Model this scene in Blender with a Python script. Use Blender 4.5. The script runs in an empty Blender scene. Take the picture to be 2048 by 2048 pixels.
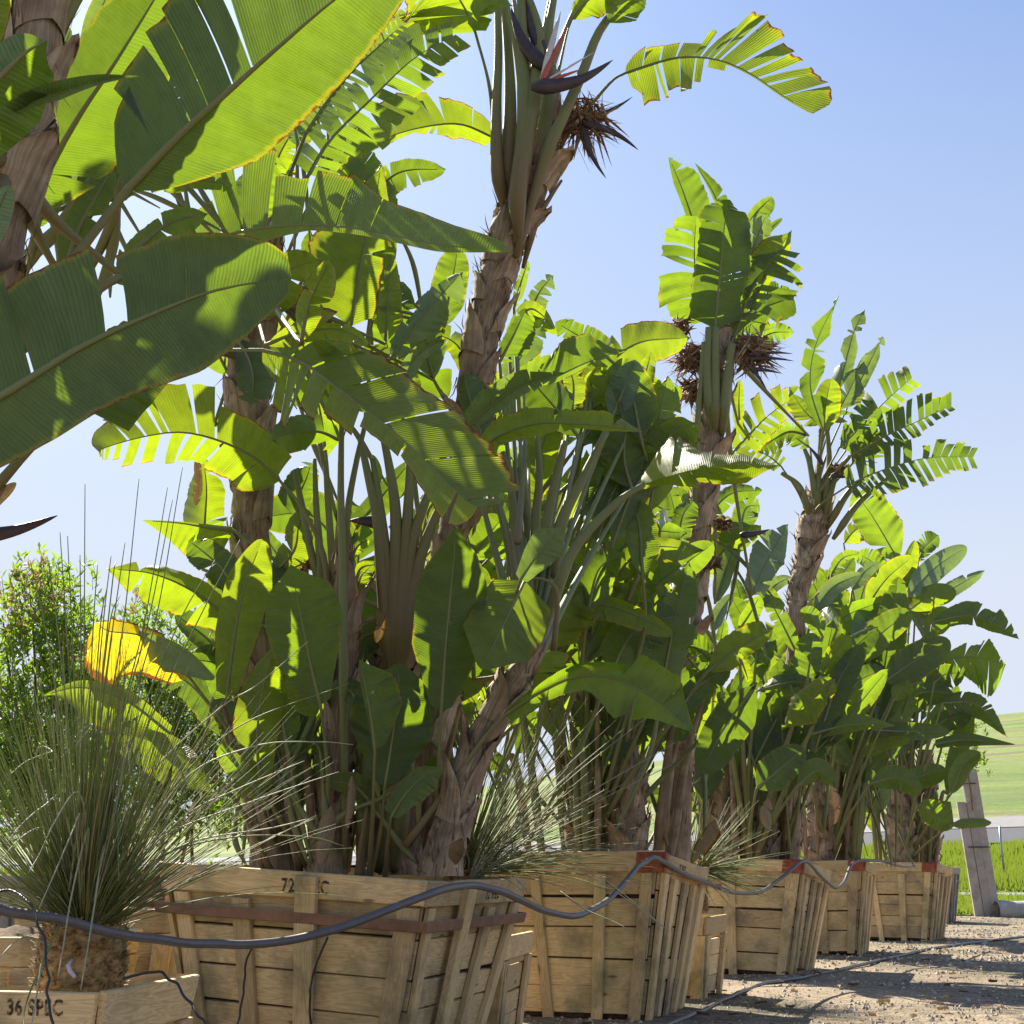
import bpy, math, random
import numpy as np
from mathutils import Vector
from mathutils import noise as mnoise
R = math.radians
rng = random.Random(7)
sc = bpy.context.scene
COL = sc.collection

# ------------------------------------------------------------------ camera
FPX, PITCH, CAMZ = 2660.0, R(15.06), 0.95          # focal length in photo pixels (2048 wide)
cam = bpy.data.cameras.new('camera'); cam.sensor_width = 36; cam.lens = 36 * FPX / 2048
cam.clip_start = 0.1; cam.clip_end = 3000
camo = bpy.data.objects.new('camera', cam); COL.objects.link(camo)
camo.location = (0, 0, CAMZ); camo.rotation_euler = (R(90) + PITCH, 0, 0)
sc.camera = camo
# ------------------------------------------------------------------ sky, sun, exposure
SUN = Vector((-0.36, 0.63, 0.65)).normalized()
world = bpy.data.worlds.new('World'); sc.world = world; world.use_nodes = True
nt = world.node_tree; bg = nt.nodes['Background']
sky = nt.nodes.new('ShaderNodeTexSky'); sky.sky_type = 'NISHITA'; sky.sun_disc = False
sky.sun_elevation = math.asin(SUN.z); sky.sun_rotation = math.atan2(SUN.x, SUN.y)
sky.air_density = 1.0; sky.dust_density = 1.6; sky.ozone_density = 2.5
def _vm(op, a, b):
    n = nt.nodes.new('ShaderNodeVectorMath'); n.operation = op
    for i, v in enumerate((a, b)):
        if isinstance(v, tuple): n.inputs[i].default_value = v
        else: nt.links.new(v, n.inputs[i])
    return n.outputs[0]
_c = _vm('DIVIDE', sky.outputs[0], _vm('ADD', _vm('MULTIPLY', sky.outputs[0], (.12, .12, .12)), (1, 1, 1)))   # soft shoulder near the sun
_c = _vm('MULTIPLY', _c, (.76, .95, 1.30))
_g = nt.nodes.new('ShaderNodeTexCoord'); _s = nt.nodes.new('ShaderNodeSeparateXYZ'); nt.links.new(_g.outputs['Generated'], _s.inputs[0])
_r = nt.nodes.new('ShaderNodeValToRGB'); _e = _r.color_ramp.elements; _e.new(.2); _e.new(.375)
for _i, (_p, _v) in enumerate(((0, 1), (.2, .88), (.375, .45), (.62, 0))): _e[_i].position = _p; _e[_i].color = (_v, _v, _v, 1)
nt.links.new(_s.outputs[2], _r.inputs[0])                      # pale air towards the horizon, the same all round
_m = nt.nodes.new('ShaderNodeMixRGB'); nt.links.new(_r.outputs[0], _m.inputs[0]); nt.links.new(_c, _m.inputs[1]); _m.inputs[2].default_value = (3.45, 3.72, 4.25, 1)
nt.links.new(_m.outputs[0], bg.inputs[0]); bg.inputs[1].default_value = 0.080
sl = bpy.data.lights.new('sun', 'SUN'); sl.energy = 4.6; sl.angle = R(0.5); sl.color = (1, 0.93, 0.78)
so = bpy.data.objects.new('sun', sl); COL.objects.link(so); so.rotation_euler = SUN.to_track_quat('Z', 'Y').to_euler()
sc.view_settings.view_transform = 'Standard'; sc.view_settings.look = 'None'
sc.view_settings.exposure = 1.45; sc.view_settings.gamma = 1; sc.view_settings.use_curve_mapping = False
sc.render.engine = 'CYCLES'
sc.cycles.max_bounces = 8; sc.cycles.transmission_bounces = 6; sc.cycles.diffuse_bounces = 5; sc.cycles.glossy_bounces = 3
sc.cycles.caustics_reflective = False; sc.cycles.caustics_refractive = False

CP, SP = math.cos(PITCH), math.sin(PITCH)
def P(px, py, Y):
    """world point that stands Y metres in front of the camera at a place measured in the photograph"""
    x = (px - 1024) / FPX; y = (1024 - py) / FPX
    d = Vector((x, CP - y * SP, SP + y * CP)); k = Y / d.y
    return Vector((d.x * k, Y, CAMZ + d.z * k))
ZN = {'F': (0, 0, 1), 1: (0, 0, 2.76), 2: (600, 0, 2.76), 3: (1248, 250, 2.415), 4: (0, 650, 2.76), 5: (600, 650, 2.76),
      6: (1248, 950, 2.415), 7: (0, 1348, 2.76), 8: (650, 1348, 2.76), 9: (1200, 0, 3.864), 'A': (0, 1100, 3.22),
      'B': (800, 1700, 5.553), 'C': (1850, 1400, 3.864)}
def Z(z, p): a, b, s = ZN[z]; return (a + p[0] / s, b + p[1] / s)

# ------------------------------------------------------------------ materials
def newmat(name):
    m = bpy.data.materials.new(name); m.use_nodes = True; t = m.node_tree
    b = t.nodes['Principled BSDF']; o = t.nodes['Material Output']
    return m, t, b, o
def N(t, typ, **kw):
    n = t.nodes.new(typ)
    for k, v in kw.items():
        if isinstance(k, str) and hasattr(n, k): setattr(n, k, v)
        else: n.inputs[k].default_value = v
    return n
def noise(t, vec, scale, detail=4, rough=0.55, dist=0.0):
    n = t.nodes.new('ShaderNodeTexNoise'); n.inputs['Scale'].default_value = scale; n.inputs['Detail'].default_value = detail
    n.inputs['Roughness'].default_value = rough; n.inputs['Distortion'].default_value = dist
    if vec is not None: t.links.new(vec, n.inputs['Vector'])
    return n.outputs['Fac']
def mapping(t, vec, scale=(1, 1, 1)):
    n = t.nodes.new('ShaderNodeMapping'); n.inputs['Scale'].default_value = scale; t.links.new(vec, n.inputs['Vector']); return n.outputs[0]
def ramp(t, fac, stops):
    n = t.nodes.new('ShaderNodeValToRGB'); e = n.color_ramp.elements
    while len(e) < len(stops): e.new(0.5)
    for i, (p, c) in enumerate(stops): e[i].position = p; e[i].color = (*c, 1) if len(c) == 3 else c
    t.links.new(fac, n.inputs[0]); return n.outputs[0]
def mix(t, a, b, fac, mode='MIX'):
    n = t.nodes.new('ShaderNodeMixRGB'); n.blend_type = mode
    for i, v in ((1, a), (2, b), (0, fac)):
        if hasattr(v, 'is_output') or isinstance(v, bpy.types.NodeSocket): t.links.new(v, n.inputs[i])
        else: n.inputs[i].default_value = v if i == 0 else ((*v, 1) if len(v) == 3 else v)
    return n.outputs[0]
def mth(t, op, a, b=None, c=None):
    n = t.nodes.new('ShaderNodeMath'); n.operation = op
    for i, v in enumerate((a, b, c)):
        if v is None: continue
        if isinstance(v, (int, float)): n.inputs[i].default_value = v
        else: t.links.new(v, n.inputs[i])
    return n.outputs[0]
def bump(t, h, strength, dist=0.01):
    n = t.nodes.new('ShaderNodeBump'); n.inputs['Strength'].default_value = strength; n.inputs['Distance'].default_value = dist
    t.links.new(h, n.inputs['Height']); return n.outputs[0]

def leafmat(name, c1, c2, tr, edge, edge_col=(0.16, 0.07, 0.02), rough=0.42, transl=0.45, vein=110):
    """upper colours c1..c2, colour of the light that comes through tr, edge = how far the dry rim creeps in"""
    m, t, b, o = newmat(name)
    uv = t.nodes.new('ShaderNodeUVMap').outputs[0]; sx = t.nodes.new('ShaderNodeSeparateXYZ'); t.links.new(uv, sx.inputs[0])
    oi = t.nodes.new('ShaderNodeObjectInfo').outputs['Random']; tc = t.nodes.new('ShaderNodeTexCoord').outputs['Object']
    u, v = sx.outputs[0], sx.outputs[1]
    nz = noise(t, mapping(t, uv, (6, 0.6, 1)), 3, 3)
    s1 = mth(t, 'SINE', mth(t, 'ADD', mth(t, 'MULTIPLY', u, vein * 6.283), mth(t, 'MULTIPLY', nz, 7.0)))
    fine = noise(t, mapping(t, uv, (260, 2.0, 1)), 1.0, 2)
    big = noise(t, tc, 5.0, 3)
    f = mth(t, 'ADD', mth(t, 'MULTIPLY', big, 0.6), mth(t, 'MULTIPLY', oi, 0.6)); f = mth(t, 'SUBTRACT', f, 0.1)
    base = mix(t, c1, c2, f)
    veinf = mth(t, 'MULTIPLY_ADD', s1, 0.045, mth(t, 'MULTIPLY_ADD', fine, 0.30, mth(t, 'MULTIPLY_ADD', noise(t, mapping(t, uv, (30, 1.2, 1)), 1.0, 2), 0.35, mth(t, 'MULTIPLY_ADD', noise(t, tc, 14, 6, .75), 0.55, 0.385))))
    vc = t.nodes.new('ShaderNodeCombineXYZ')
    for i in range(3): t.links.new(veinf, vc.inputs[i])
    base = mix(t, base, vc.outputs[0], 1.0, 'MULTIPLY')
    ev = mth(t, 'MULTIPLY', mth(t, 'MULTIPLY_ADD', noise(t, mapping(t, uv, (9, 1, 1)), 2.2, 5, 0.7), 0.26, v), 0.5)
    ef = ramp(t, ev, [(0, (0, 0, 0)), (.565 - edge / 2 - .012, (0, 0, 0)), (.572 - edge / 2, (1, 1, 1))])
    ey = ramp(t, ev, [(0, (0, 0, 0)), (.56 - edge * 1.6 - .03, (0, 0, 0)), (.575 - edge / 2, (1, 1, 1))])
    patch = ramp(t, mth(t, 'MULTIPLY_ADD', oi, 0.34, noise(t, mapping(t, uv, (2.2, 0.4, 1)), 2.0, 2)), [(0, (0, 0, 0)), (0.56, (0, 0, 0)), (0.70, (1, 1, 1))])
    ef = mth(t, 'MULTIPLY', ef, patch); ey = mth(t, 'MULTIPLY', ey, patch)
    spots = ramp(t, noise(t, mapping(t, uv, (14, 3, 1)), 5.0, 5, 0.75), [(0, (0, 0, 0)), (0.66, (0, 0, 0)), (0.74, (1, 1, 1))])
    base = mix(t, base, (0.22, 0.20, 0.03), mth(t, 'MULTIPLY', ey, 0.6))
    base = mix(t, base, edge_col, ef)
    base = mix(t, base, (0.10, 0.06, 0.02), mth(t, 'MULTIPLY', spots, 0.55))
    trc = mix(t, tr, vc.outputs[0], 1.0, 'MULTIPLY')
    trc = mix(t, trc, (0.75, 0.62, 0.02), mth(t, 'MULTIPLY', ey, 0.85))
    trc = mix(t, trc, (0.25, 0.06, 0.01), ef)
    trc = mix(t, trc, (0.15, 0.10, 0.01), mth(t, 'MULTIPLY', spots, 0.6))
    t.links.new(base, b.inputs['Base Color']); b.inputs['Roughness'].default_value = rough
    b.inputs['Specular IOR Level'].default_value = 0.45
    bp = bump(t, mth(t, 'ADD', s1, mth(t, 'MULTIPLY', fine, 0.6)), 0.32, 0.0025); t.links.new(bp, b.inputs['Normal'])
    trn = t.nodes.new('ShaderNodeBsdfTranslucent'); t.links.new(trc, trn.inputs[0]); t.links.new(bp, trn.inputs['Normal'])
    ms = t.nodes.new('ShaderNodeMixShader'); ms.inputs[0].default_value = transl
    t.links.new(b.outputs[0], ms.inputs[1]); t.links.new(trn.outputs[0], ms.inputs[2]); t.links.new(ms.outputs[0], o.inputs[0])
    return m
LM = {
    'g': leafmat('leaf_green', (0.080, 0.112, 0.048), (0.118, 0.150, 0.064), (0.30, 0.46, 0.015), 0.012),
    'd': leafmat('leaf_deep_shaded_green', (0.064, 0.092, 0.046), (0.094, 0.122, 0.060), (0.20, 0.32, 0.012), 0.008),  # darker, duller copy of leaf green: shade worked into the colour of dim leaves
    'y': leafmat('leaf_lime', (0.10, 0.14, 0.035), (0.13, 0.165, 0.045), (0.40, 0.54, 0.012), 0.035),
    'Y': leafmat('leaf_yellowing', (0.30, 0.27, 0.04), (0.34, 0.27, 0.03), (0.85, 0.66, 0.02), 0.14, transl=0.5),
    'p': leafmat('leaf_glaucous', (0.13, 0.19, 0.11), (0.18, 0.24, 0.14), (0.27, 0.40, 0.04), 0.01, rough=0.36, transl=0.32),
    'b': leafmat('leaf_dried', (0.22, 0.15, 0.09), (0.30, 0.22, 0.14), (0.3, 0.18, 0.08), 0.2, rough=0.8, transl=0.12),
}
def stalkmat(name, c1, c2, tube=True):
    m, t, b, o = newmat(name)
    uv = t.nodes.new('ShaderNodeUVMap').outputs[0]; oi = t.nodes.new('ShaderNodeObjectInfo').outputs['Random']
    sx = t.nodes.new('ShaderNodeSeparateXYZ'); t.links.new(uv, sx.inputs[0])
    n1 = noise(t, mapping(t, uv, (1.5, 22, 1)), 2.5, 4)
    col = ramp(t, n1, [(0.25, c1), (0.75, c2)])
    edge_ = mth(t, 'ABSOLUTE', mth(t, 'SINE', mth(t, 'MULTIPLY', sx.outputs[1], 6.2832)))
    col = mix(t, col, (0.24, 0.13, 0.08), mth(t, 'MULTIPLY', ramp(t, mth(t, 'MULTIPLY_ADD', n1, .5, edge_), [(0, (1, 1, 1)), (.36, (1, 1, 1)), (.5, (0, 0, 0))]), .8))
    low = ramp(t, mth(t, 'MULTIPLY_ADD', noise(t, uv, 3, 3), 0.35, sx.outputs[0]), [(0, (1, 1, 1)), (0.28, (0.9, 0.9, 0.9)), (0.75, (0, 0, 0))])
    col = mix(t, col, (0.20, 0.13, 0.08), mth(t, 'MULTIPLY', low, 0.75))
    t.links.new(col, b.inputs['Base Color']); b.inputs['Roughness'].default_value = 0.5; b.inputs['Specular IOR Level'].default_value = 0.25
    t.links.new(bump(t, n1, 0.35, 0.004), b.inputs['Normal'])
    return m
M_STALK = stalkmat('petiole_green', (0.15, 0.18, 0.07), (0.24, 0.25, 0.115))
def fibremat(name, a, b_, c, scale=1.0):
    m, t, b, o = newmat(name)
    uv = t.nodes.new('ShaderNodeUVMap').outputs[0]; tc = t.nodes.new('ShaderNodeTexCoord').outputs['Object']
    oi = t.nodes.new('ShaderNodeObjectInfo').outputs['Random']
    n1 = noise(t, mapping(t, uv, (2.0 * scale, 34 * scale, 1)), 1.6, 6, 0.65, 0.4)
    n2 = noise(t, tc, 7.0, 4)
    col = ramp(t, n1, [(0.28, a), (0.5, b_), (0.72, c)])
    col = mix(t, col, ramp(t, n2, [(0.35, (0.45, 0.40, 0.36)), (0.65, (1.15, 1.08, 1.0))]), 1.0, 'MULTIPLY')
    t.links.new(mix(t, col, (0.26, 0.16, 0.09), mth(t, 'MULTIPLY', oi, 0.4)), b.inputs['Base Color']); b.inputs['Roughness'].default_value = 0.85
    t.links.new(bump(t, n1, 0.9, 0.012), b.inputs['Normal'])
    return m
M_BARK = fibremat('trunk_fibre', (0.19, 0.14, 0.095), (0.38, 0.31, 0.235), (0.58, 0.51, 0.42))
M_SHEATH = fibremat('dry_sheath', (0.22, 0.15, 0.10), (0.42, 0.34, 0.25), (0.64, 0.56, 0.46), 0.8)
def woodmat(name, a, b_, c, grey=0.3):
    m, t, b, o = newmat(name)
    uv = t.nodes.new('ShaderNodeUVMap').outputs[0]; tc = t.nodes.new('ShaderNodeTexCoord').outputs['Object']
    oi = t.nodes.new('ShaderNodeObjectInfo').outputs['Random']
    off = t.nodes.new('ShaderNodeCombineXYZ'); t.links.new(mth(t, 'MULTIPLY', oi, 37.0), off.inputs[0]); t.links.new(mth(t, 'MULTIPLY', oi, 11.0), off.inputs[1])
    va = t.nodes.new('ShaderNodeVectorMath'); va.operation = 'ADD'; t.links.new(uv, va.inputs[0]); t.links.new(off.outputs[0], va.inputs[1]); uvo = va.outputs[0]
    rings = noise(t, mapping(t, uvo, (1.0, 9.0, 1)), 2.2, 2, 0.4, 0.9)
    g = mth(t, 'SINE', mth(t, 'MULTIPLY', rings, 75.0))
    fine = noise(t, mapping(t, uvo, (4, 130, 1)), 1.0, 4, 0.7)
    f = mth(t, 'ADD', mth(t, 'MULTIPLY', g, 0.10), mth(t, 'MULTIPLY_ADD', fine, 0.5, 0.24))
    col = ramp(t, f, [(0.25, a), (0.5, b_), (0.78, c)])
    st = noise(t, tc, 3.2, 5, 0.65)
    col = mix(t, col, (0.17, 0.13, 0.085), ramp(t, st, [(0, (0, 0, 0)), (0.50, (0, 0, 0)), (0.70, (0.8, 0.8, 0.8))]))
    gy = noise(t, mapping(t, uvo, (1.2, 5, 1)), 2.0, 4)
    col = mix(t, col, (0.30, 0.275, 0.25), mth(t, 'MULTIPLY', gy, grey))
    mossy = noise(t, tc, 1.7, 4, 0.6)
    col = mix(t, col, (0.12, 0.14, 0.05), ramp(t, mth(t, 'MULTIPLY_ADD', oi, .12, mossy), [(0, (0, 0, 0)), (0.60, (0, 0, 0)), (0.76, (0.55, 0.55, 0.55))]))
    vo = t.nodes.new('ShaderNodeTexVoronoi'); vo.inputs['Scale'].default_value = 1.0; t.links.new(mapping(t, uvo, (2.3, 7.0, 1)), vo.inputs['Vector'])
    kn = ramp(t, vo.outputs['Distance'], [(0, (0.9, 0.9, 0.9)), (0.06, (0.7, 0.7, 0.7)), (0.10, (0, 0, 0))])
    col = mix(t, col, (0.10, 0.055, 0.03), kn)
    br = mth(t, 'MULTIPLY_ADD', oi, 0.55, 0.85); bc = t.nodes.new('ShaderNodeCombineXYZ')
    for i in range(3): t.links.new(br, bc.inputs[i])
    col = mix(t, col, bc.outputs[0], 1.0, 'MULTIPLY')
    t.links.new(col, b.inputs['Base Color']); b.inputs['Roughness'].default_value = 0.8
    t.links.new(bump(t, f, 0.5, 0.004), b.inputs['Normal'])
    return m
M_WOOD = woodmat('crate_wood', (0.38, 0.245, 0.105), (0.62, 0.45, 0.21), (0.74, 0.59, 0.34))
M_GREYWOOD = woodmat('weathered_wood', (0.22, 0.19, 0.16), (0.34, 0.30, 0.26), (0.45, 0.41, 0.36), 0.8)
def plain(name, col, rough=0.6, var=0.25, sc_=12.0, bstr=0.2, metal=0.0, spec=0.5):
    m, t, b, o = newmat(name); tc = t.nodes.new('ShaderNodeTexCoord').outputs['Object']
    n = noise(t, tc, sc_, 5, 0.65)
    lo = tuple(c * (1 - var) for c in col); hi = tuple(c * (1 + var) for c in col)
    t.links.new(ramp(t, n, [(0.3, lo), (0.7, hi)]), b.inputs['Base Color']); b.inputs['Roughness'].default_value = rough
    b.inputs['Metallic'].default_value = metal; b.inputs['Specular IOR Level'].default_value = spec
    t.links.new(bump(t, n, bstr, 0.01), b.inputs['Normal']); return m
M_RED = plain('red_paint', (0.33, 0.085, 0.045), 0.7, 0.55, 9)
M_BAND = plain('rusty_band', (0.22, 0.12, 0.075), 0.6, 0.35, 9)
M_INK = plain('stencil_ink', (0.045, 0.035, 0.03), 0.8, 0.3, 60)
_t = M_INK.node_tree; _tr = _t.nodes.new('ShaderNodeBsdfTransparent'); _mx = _t.nodes.new('ShaderNodeMixShader')     # worn paint: wood shows through
_t.links.new(ramp(_t, noise(_t, _t.nodes.new('ShaderNodeTexCoord').outputs['Object'], 45, 5, .8), [(.0, (.25, .25, .25)), (.45, (.3, .3, .3)), (.6, (1, 1, 1))]), _mx.inputs[0])
_t.links.new(_t.nodes['Principled BSDF'].outputs[0], _mx.inputs[1]); _t.links.new(_tr.outputs[0], _mx.inputs[2]); _t.links.new(_mx.outputs[0], _t.nodes['Material Output'].inputs[0])
M_HOSE = plain('hose_plastic', (0.115, 0.105, 0.11), 0.42, 0.15, 40, 0.1)
M_TUBE = plain('drip_tube_black', (0.03, 0.028, 0.03), 0.4, 0.1, 40, 0.05)
M_SOIL = plain('root_ball_soil', (0.10, 0.062, 0.035), 0.95, 0.55, 30, 1.0)
M_SPATHE = plain('flower_spathe', (0.055, 0.035, 0.045), 0.45, 0.35, 16, 0.3)
M_SEPAL = plain('flower_sepal_white', (0.62, 0.60, 0.60), 0.5, 0.15, 16)
M_PINK = plain('flower_base_red', (0.42, 0.09, 0.07), 0.5, 0.3, 16)
M_DRYFL = plain('dried_flower', (0.17, 0.085, 0.04), 0.8, 0.5, 22)
M_STRAW = plain('straw_sepal', (0.38, 0.26, 0.15), 0.8, 0.4, 22)
M_SPINE = plain('grass_tree_stem_scales', (0.34, 0.23, 0.10), 0.85, 0.55, 30, 0.6)
M_TAG = plain('plastic_tag', (0.55, 0.50, 0.62), 0.4, 0.1, 10)
M_BARKD = plain('shrub_bark', (0.15, 0.09, 0.06), 0.85, 0.4, 25, 0.6)
M_CONC = plain('concrete', (0.42, 0.39, 0.34), 0.9, 0.2, 8, 0.5)
M_METAL = plain('galvanised_metal', (0.35, 0.35, 0.36), 0.45, 0.15, 20, 0.1, 0.6)
M_POT = plain('plastic_pot', (0.12, 0.05, 0.035), 0.5, 0.2, 10)
M_WHITE = plain('painted_steel', (0.62, 0.62, 0.62), 0.4, 0.1, 6)
def thinleaf(name, c1, c2, tr, transl=0.4, rough=0.5):
    m, t, b, o = newmat(name); tc = t.nodes.new('ShaderNodeTexCoord').outputs['Object']
    n = noise(t, tc, 9, 3); col = ramp(t, n, [(0.3, c1), (0.7, c2)]); t.links.new(col, b.inputs['Base Color']); b.inputs['Roughness'].default_value = rough
    trn = t.nodes.new('ShaderNodeBsdfTranslucent'); trn.inputs[0].default_value = (*tr, 1)
    ms = t.nodes.new('ShaderNodeMixShader'); ms.inputs[0].default_value = transl
    t.links.new(b.outputs[0], ms.inputs[1]); t.links.new(trn.outputs[0], ms.inputs[2]); t.links.new(ms.outputs[0], o.inputs[0]); return m
M_BLADE = thinleaf('grass_tree_blade', (0.15, 0.20, 0.065), (0.28, 0.32, 0.12), (0.30, 0.36, 0.07), 0.3, 0.6)
M_BLADEP = thinleaf('grass_tree_blade_pale', (0.36, 0.38, 0.24), (0.50, 0.48, 0.32), (0.4, 0.4, 0.2), 0.2, 0.6)
M_SHRUB = thinleaf('shrub_leaf', (0.05, 0.10, 0.02), (0.10, 0.16, 0.035), (0.35, 0.55, 0.04), 0.45, 0.4)
M_SHRUBR = thinleaf('shrub_blossom', (0.36, 0.25, 0.15), (0.44, 0.27, 0.17), (0.5, 0.32, 0.12), 0.35, 0.6)
M_GRASS = thinleaf('grass_blade', (0.10, 0.14, 0.02), (0.16, 0.19, 0.04), (0.24, 0.32, 0.03), 0.4, 0.6)

# ------------------------------------------------------------------ mesh helpers
def link(name, me, mat, parent=None, loc=None):
    o = bpy.data.objects.new(name, me); COL.objects.link(o)
    if mat is not None:
        for x in (mat if isinstance(mat, (list, tuple)) else [mat]): me.materials.append(x)
    if parent is not None: o.parent = parent
    if loc is not None: o.location = loc
    return o
def mesh(name, verts, faces, uvs=None, smooth=True, mats=None):
    me = bpy.data.meshes.new(name); me.from_pydata([tuple(v) for v in verts], [], faces)
    if uvs is not None:
        l = me.uv_layers.new(name='UVMap'); idx = np.empty(len(me.loops), dtype=np.int32); me.loops.foreach_get('vertex_index', idx)
        l.data.foreach_set('uv', np.asarray(uvs, dtype=np.float32)[idx].ravel())
    if smooth: me.polygons.foreach_set('use_smooth', [True] * len(me.polygons))
    if mats is not None: me.polygons.foreach_set('material_index', mats)
    me.update(); return me
def empty(name, loc, label, cat, group=None, kind=None, rot=None):
    o = bpy.data.objects.new(name, None); COL.objects.link(o); o.location = loc; o['label'] = label; o['category'] = cat
    if rot: o.rotation_euler = rot
    if group: o['group'] = group
    if kind: o['kind'] = kind
    return o
def tag(o, label, cat=None, group=None, kind=None):
    if label: o['label'] = label
    if cat: o['category'] = cat
    if group: o['group'] = group
    if kind: o['kind'] = kind
    return o
def cr(pts, n):
    """Catmull-Rom through points, n samples"""
    p = np.array([list(q) if hasattr(q, '__len__') else [q] for q in pts], dtype=float); m = len(p)
    if m == 1: return np.repeat(p, n, 0)
    e = np.vstack([2 * p[0] - p[1], p, 2 * p[-1] - p[-2]]); out = []
    for i in range(n):
        t = i / (n - 1) * (m - 1); k = min(int(t), m - 2); f = t - k
        a, b, c, d = e[k], e[k + 1], e[k + 2], e[k + 3]
        out.append(0.5 * ((2 * b) + (-a + c) * f + (2 * a - 5 * b + 4 * c - d) * f * f + (-a + 3 * b - 3 * c + d) * f ** 3))
    return np.array(out)
class MB:
    def __init__(s): s.v = []; s.f = []; s.uv = []; s.m = []
    def tube(s, pts, rad, seg=8, mat=0, flat=1.0, cap=True, u0=0.0):
        pts = [Vector(p) for p in pts]; n = len(pts); b0 = len(s.v); L = u0; up = Vector((0.02, 0.13, 1)).normalized()
        for i, p in enumerate(pts):
            t = (pts[min(i + 1, n - 1)] - pts[max(i - 1, 0)]); t = t.normalized() if t.length > 1e-9 else Vector((0, 0, 1))
            a = t.cross(Vector((0, 1, 0))); a = a.normalized() if a.length > 0.05 else t.cross(up).normalized()
            b = t.cross(a); r = rad[i] if hasattr(rad, '__len__') else rad
            if i: L += (p - pts[i - 1]).length
            for k in range(seg):
                th = 2 * math.pi * k / seg
                s.v.append(p + a * (math.cos(th) * r) + b * (math.sin(th) * r * flat)); s.uv.append((L, k / seg))
        for i in range(n - 1):
            for k in range(seg):
                k2 = (k + 1) % seg; s.f.append((b0 + i * seg + k, b0 + i * seg + k2, b0 + (i + 1) * seg + k2, b0 + (i + 1) * seg + k)); s.m.append(mat)
        if cap:
            s.f.append(tuple(b0 + (n - 1) * seg + k for k in range(seg))); s.m.append(mat)
            s.f.append(tuple(b0 + k for k in range(seg - 1, -1, -1))); s.m.append(mat)
        return s
    def quadgrid(s, rows, uvs=None, mat=0):
        b0 = len(s.v); nr = len(rows); nc = len(rows[0])
        for i, r in enumerate(rows):
            for j, p in enumerate(r): s.v.append(Vector(p)); s.uv.append(uvs[i][j] if uvs else (i / nr, j / nc))
        for i in range(nr - 1):
            for j in range(nc - 1): a = b0 + i * nc + j; s.f.append((a, a + 1, a + nc + 1, a + nc)); s.m.append(mat)
        return s
    def box8(s, c, L=1.0, W=0.1, mat=0):
        """eight corners: c[0..3] outer loop, c[4..7] inner loop; u runs from c0 to c1"""
        for q, uv in (((0, 1, 2, 3), ((0, 0), (L, 0), (L, W), (0, W))), ((7, 6, 5, 4), ((0, W), (L, W), (L, 0), (0, 0))),
                      ((4, 5, 1, 0), ((0, 0), (L, 0), (L, .02), (0, .02))), ((3, 2, 6, 7), ((0, 0), (L, 0), (L, .02), (0, .02))),
                      ((0, 3, 7, 4), ((0, 0), (.02, W), (.03, W), (.03, 0))), ((5, 6, 2, 1), ((0, 0), (.02, W), (.03, W), (.03, 0)))):
            b0 = len(s.v)
            for k, w in zip(q, uv): s.v.append(Vector(c[k])); s.uv.append(w)
            s.f.append((b0, b0 + 1, b0 + 2, b0 + 3)); s.m.append(mat)
        return s
    def build(s, name, mat, parent=None, origin=(0, 0, 0), smooth=True):
        o = Vector(origin); me = mesh(name, [v - o for v in s.v], s.f, s.uv, smooth, s.m if isinstance(mat, (list, tuple)) else None)
        return link(name, me, mat, parent)

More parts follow.
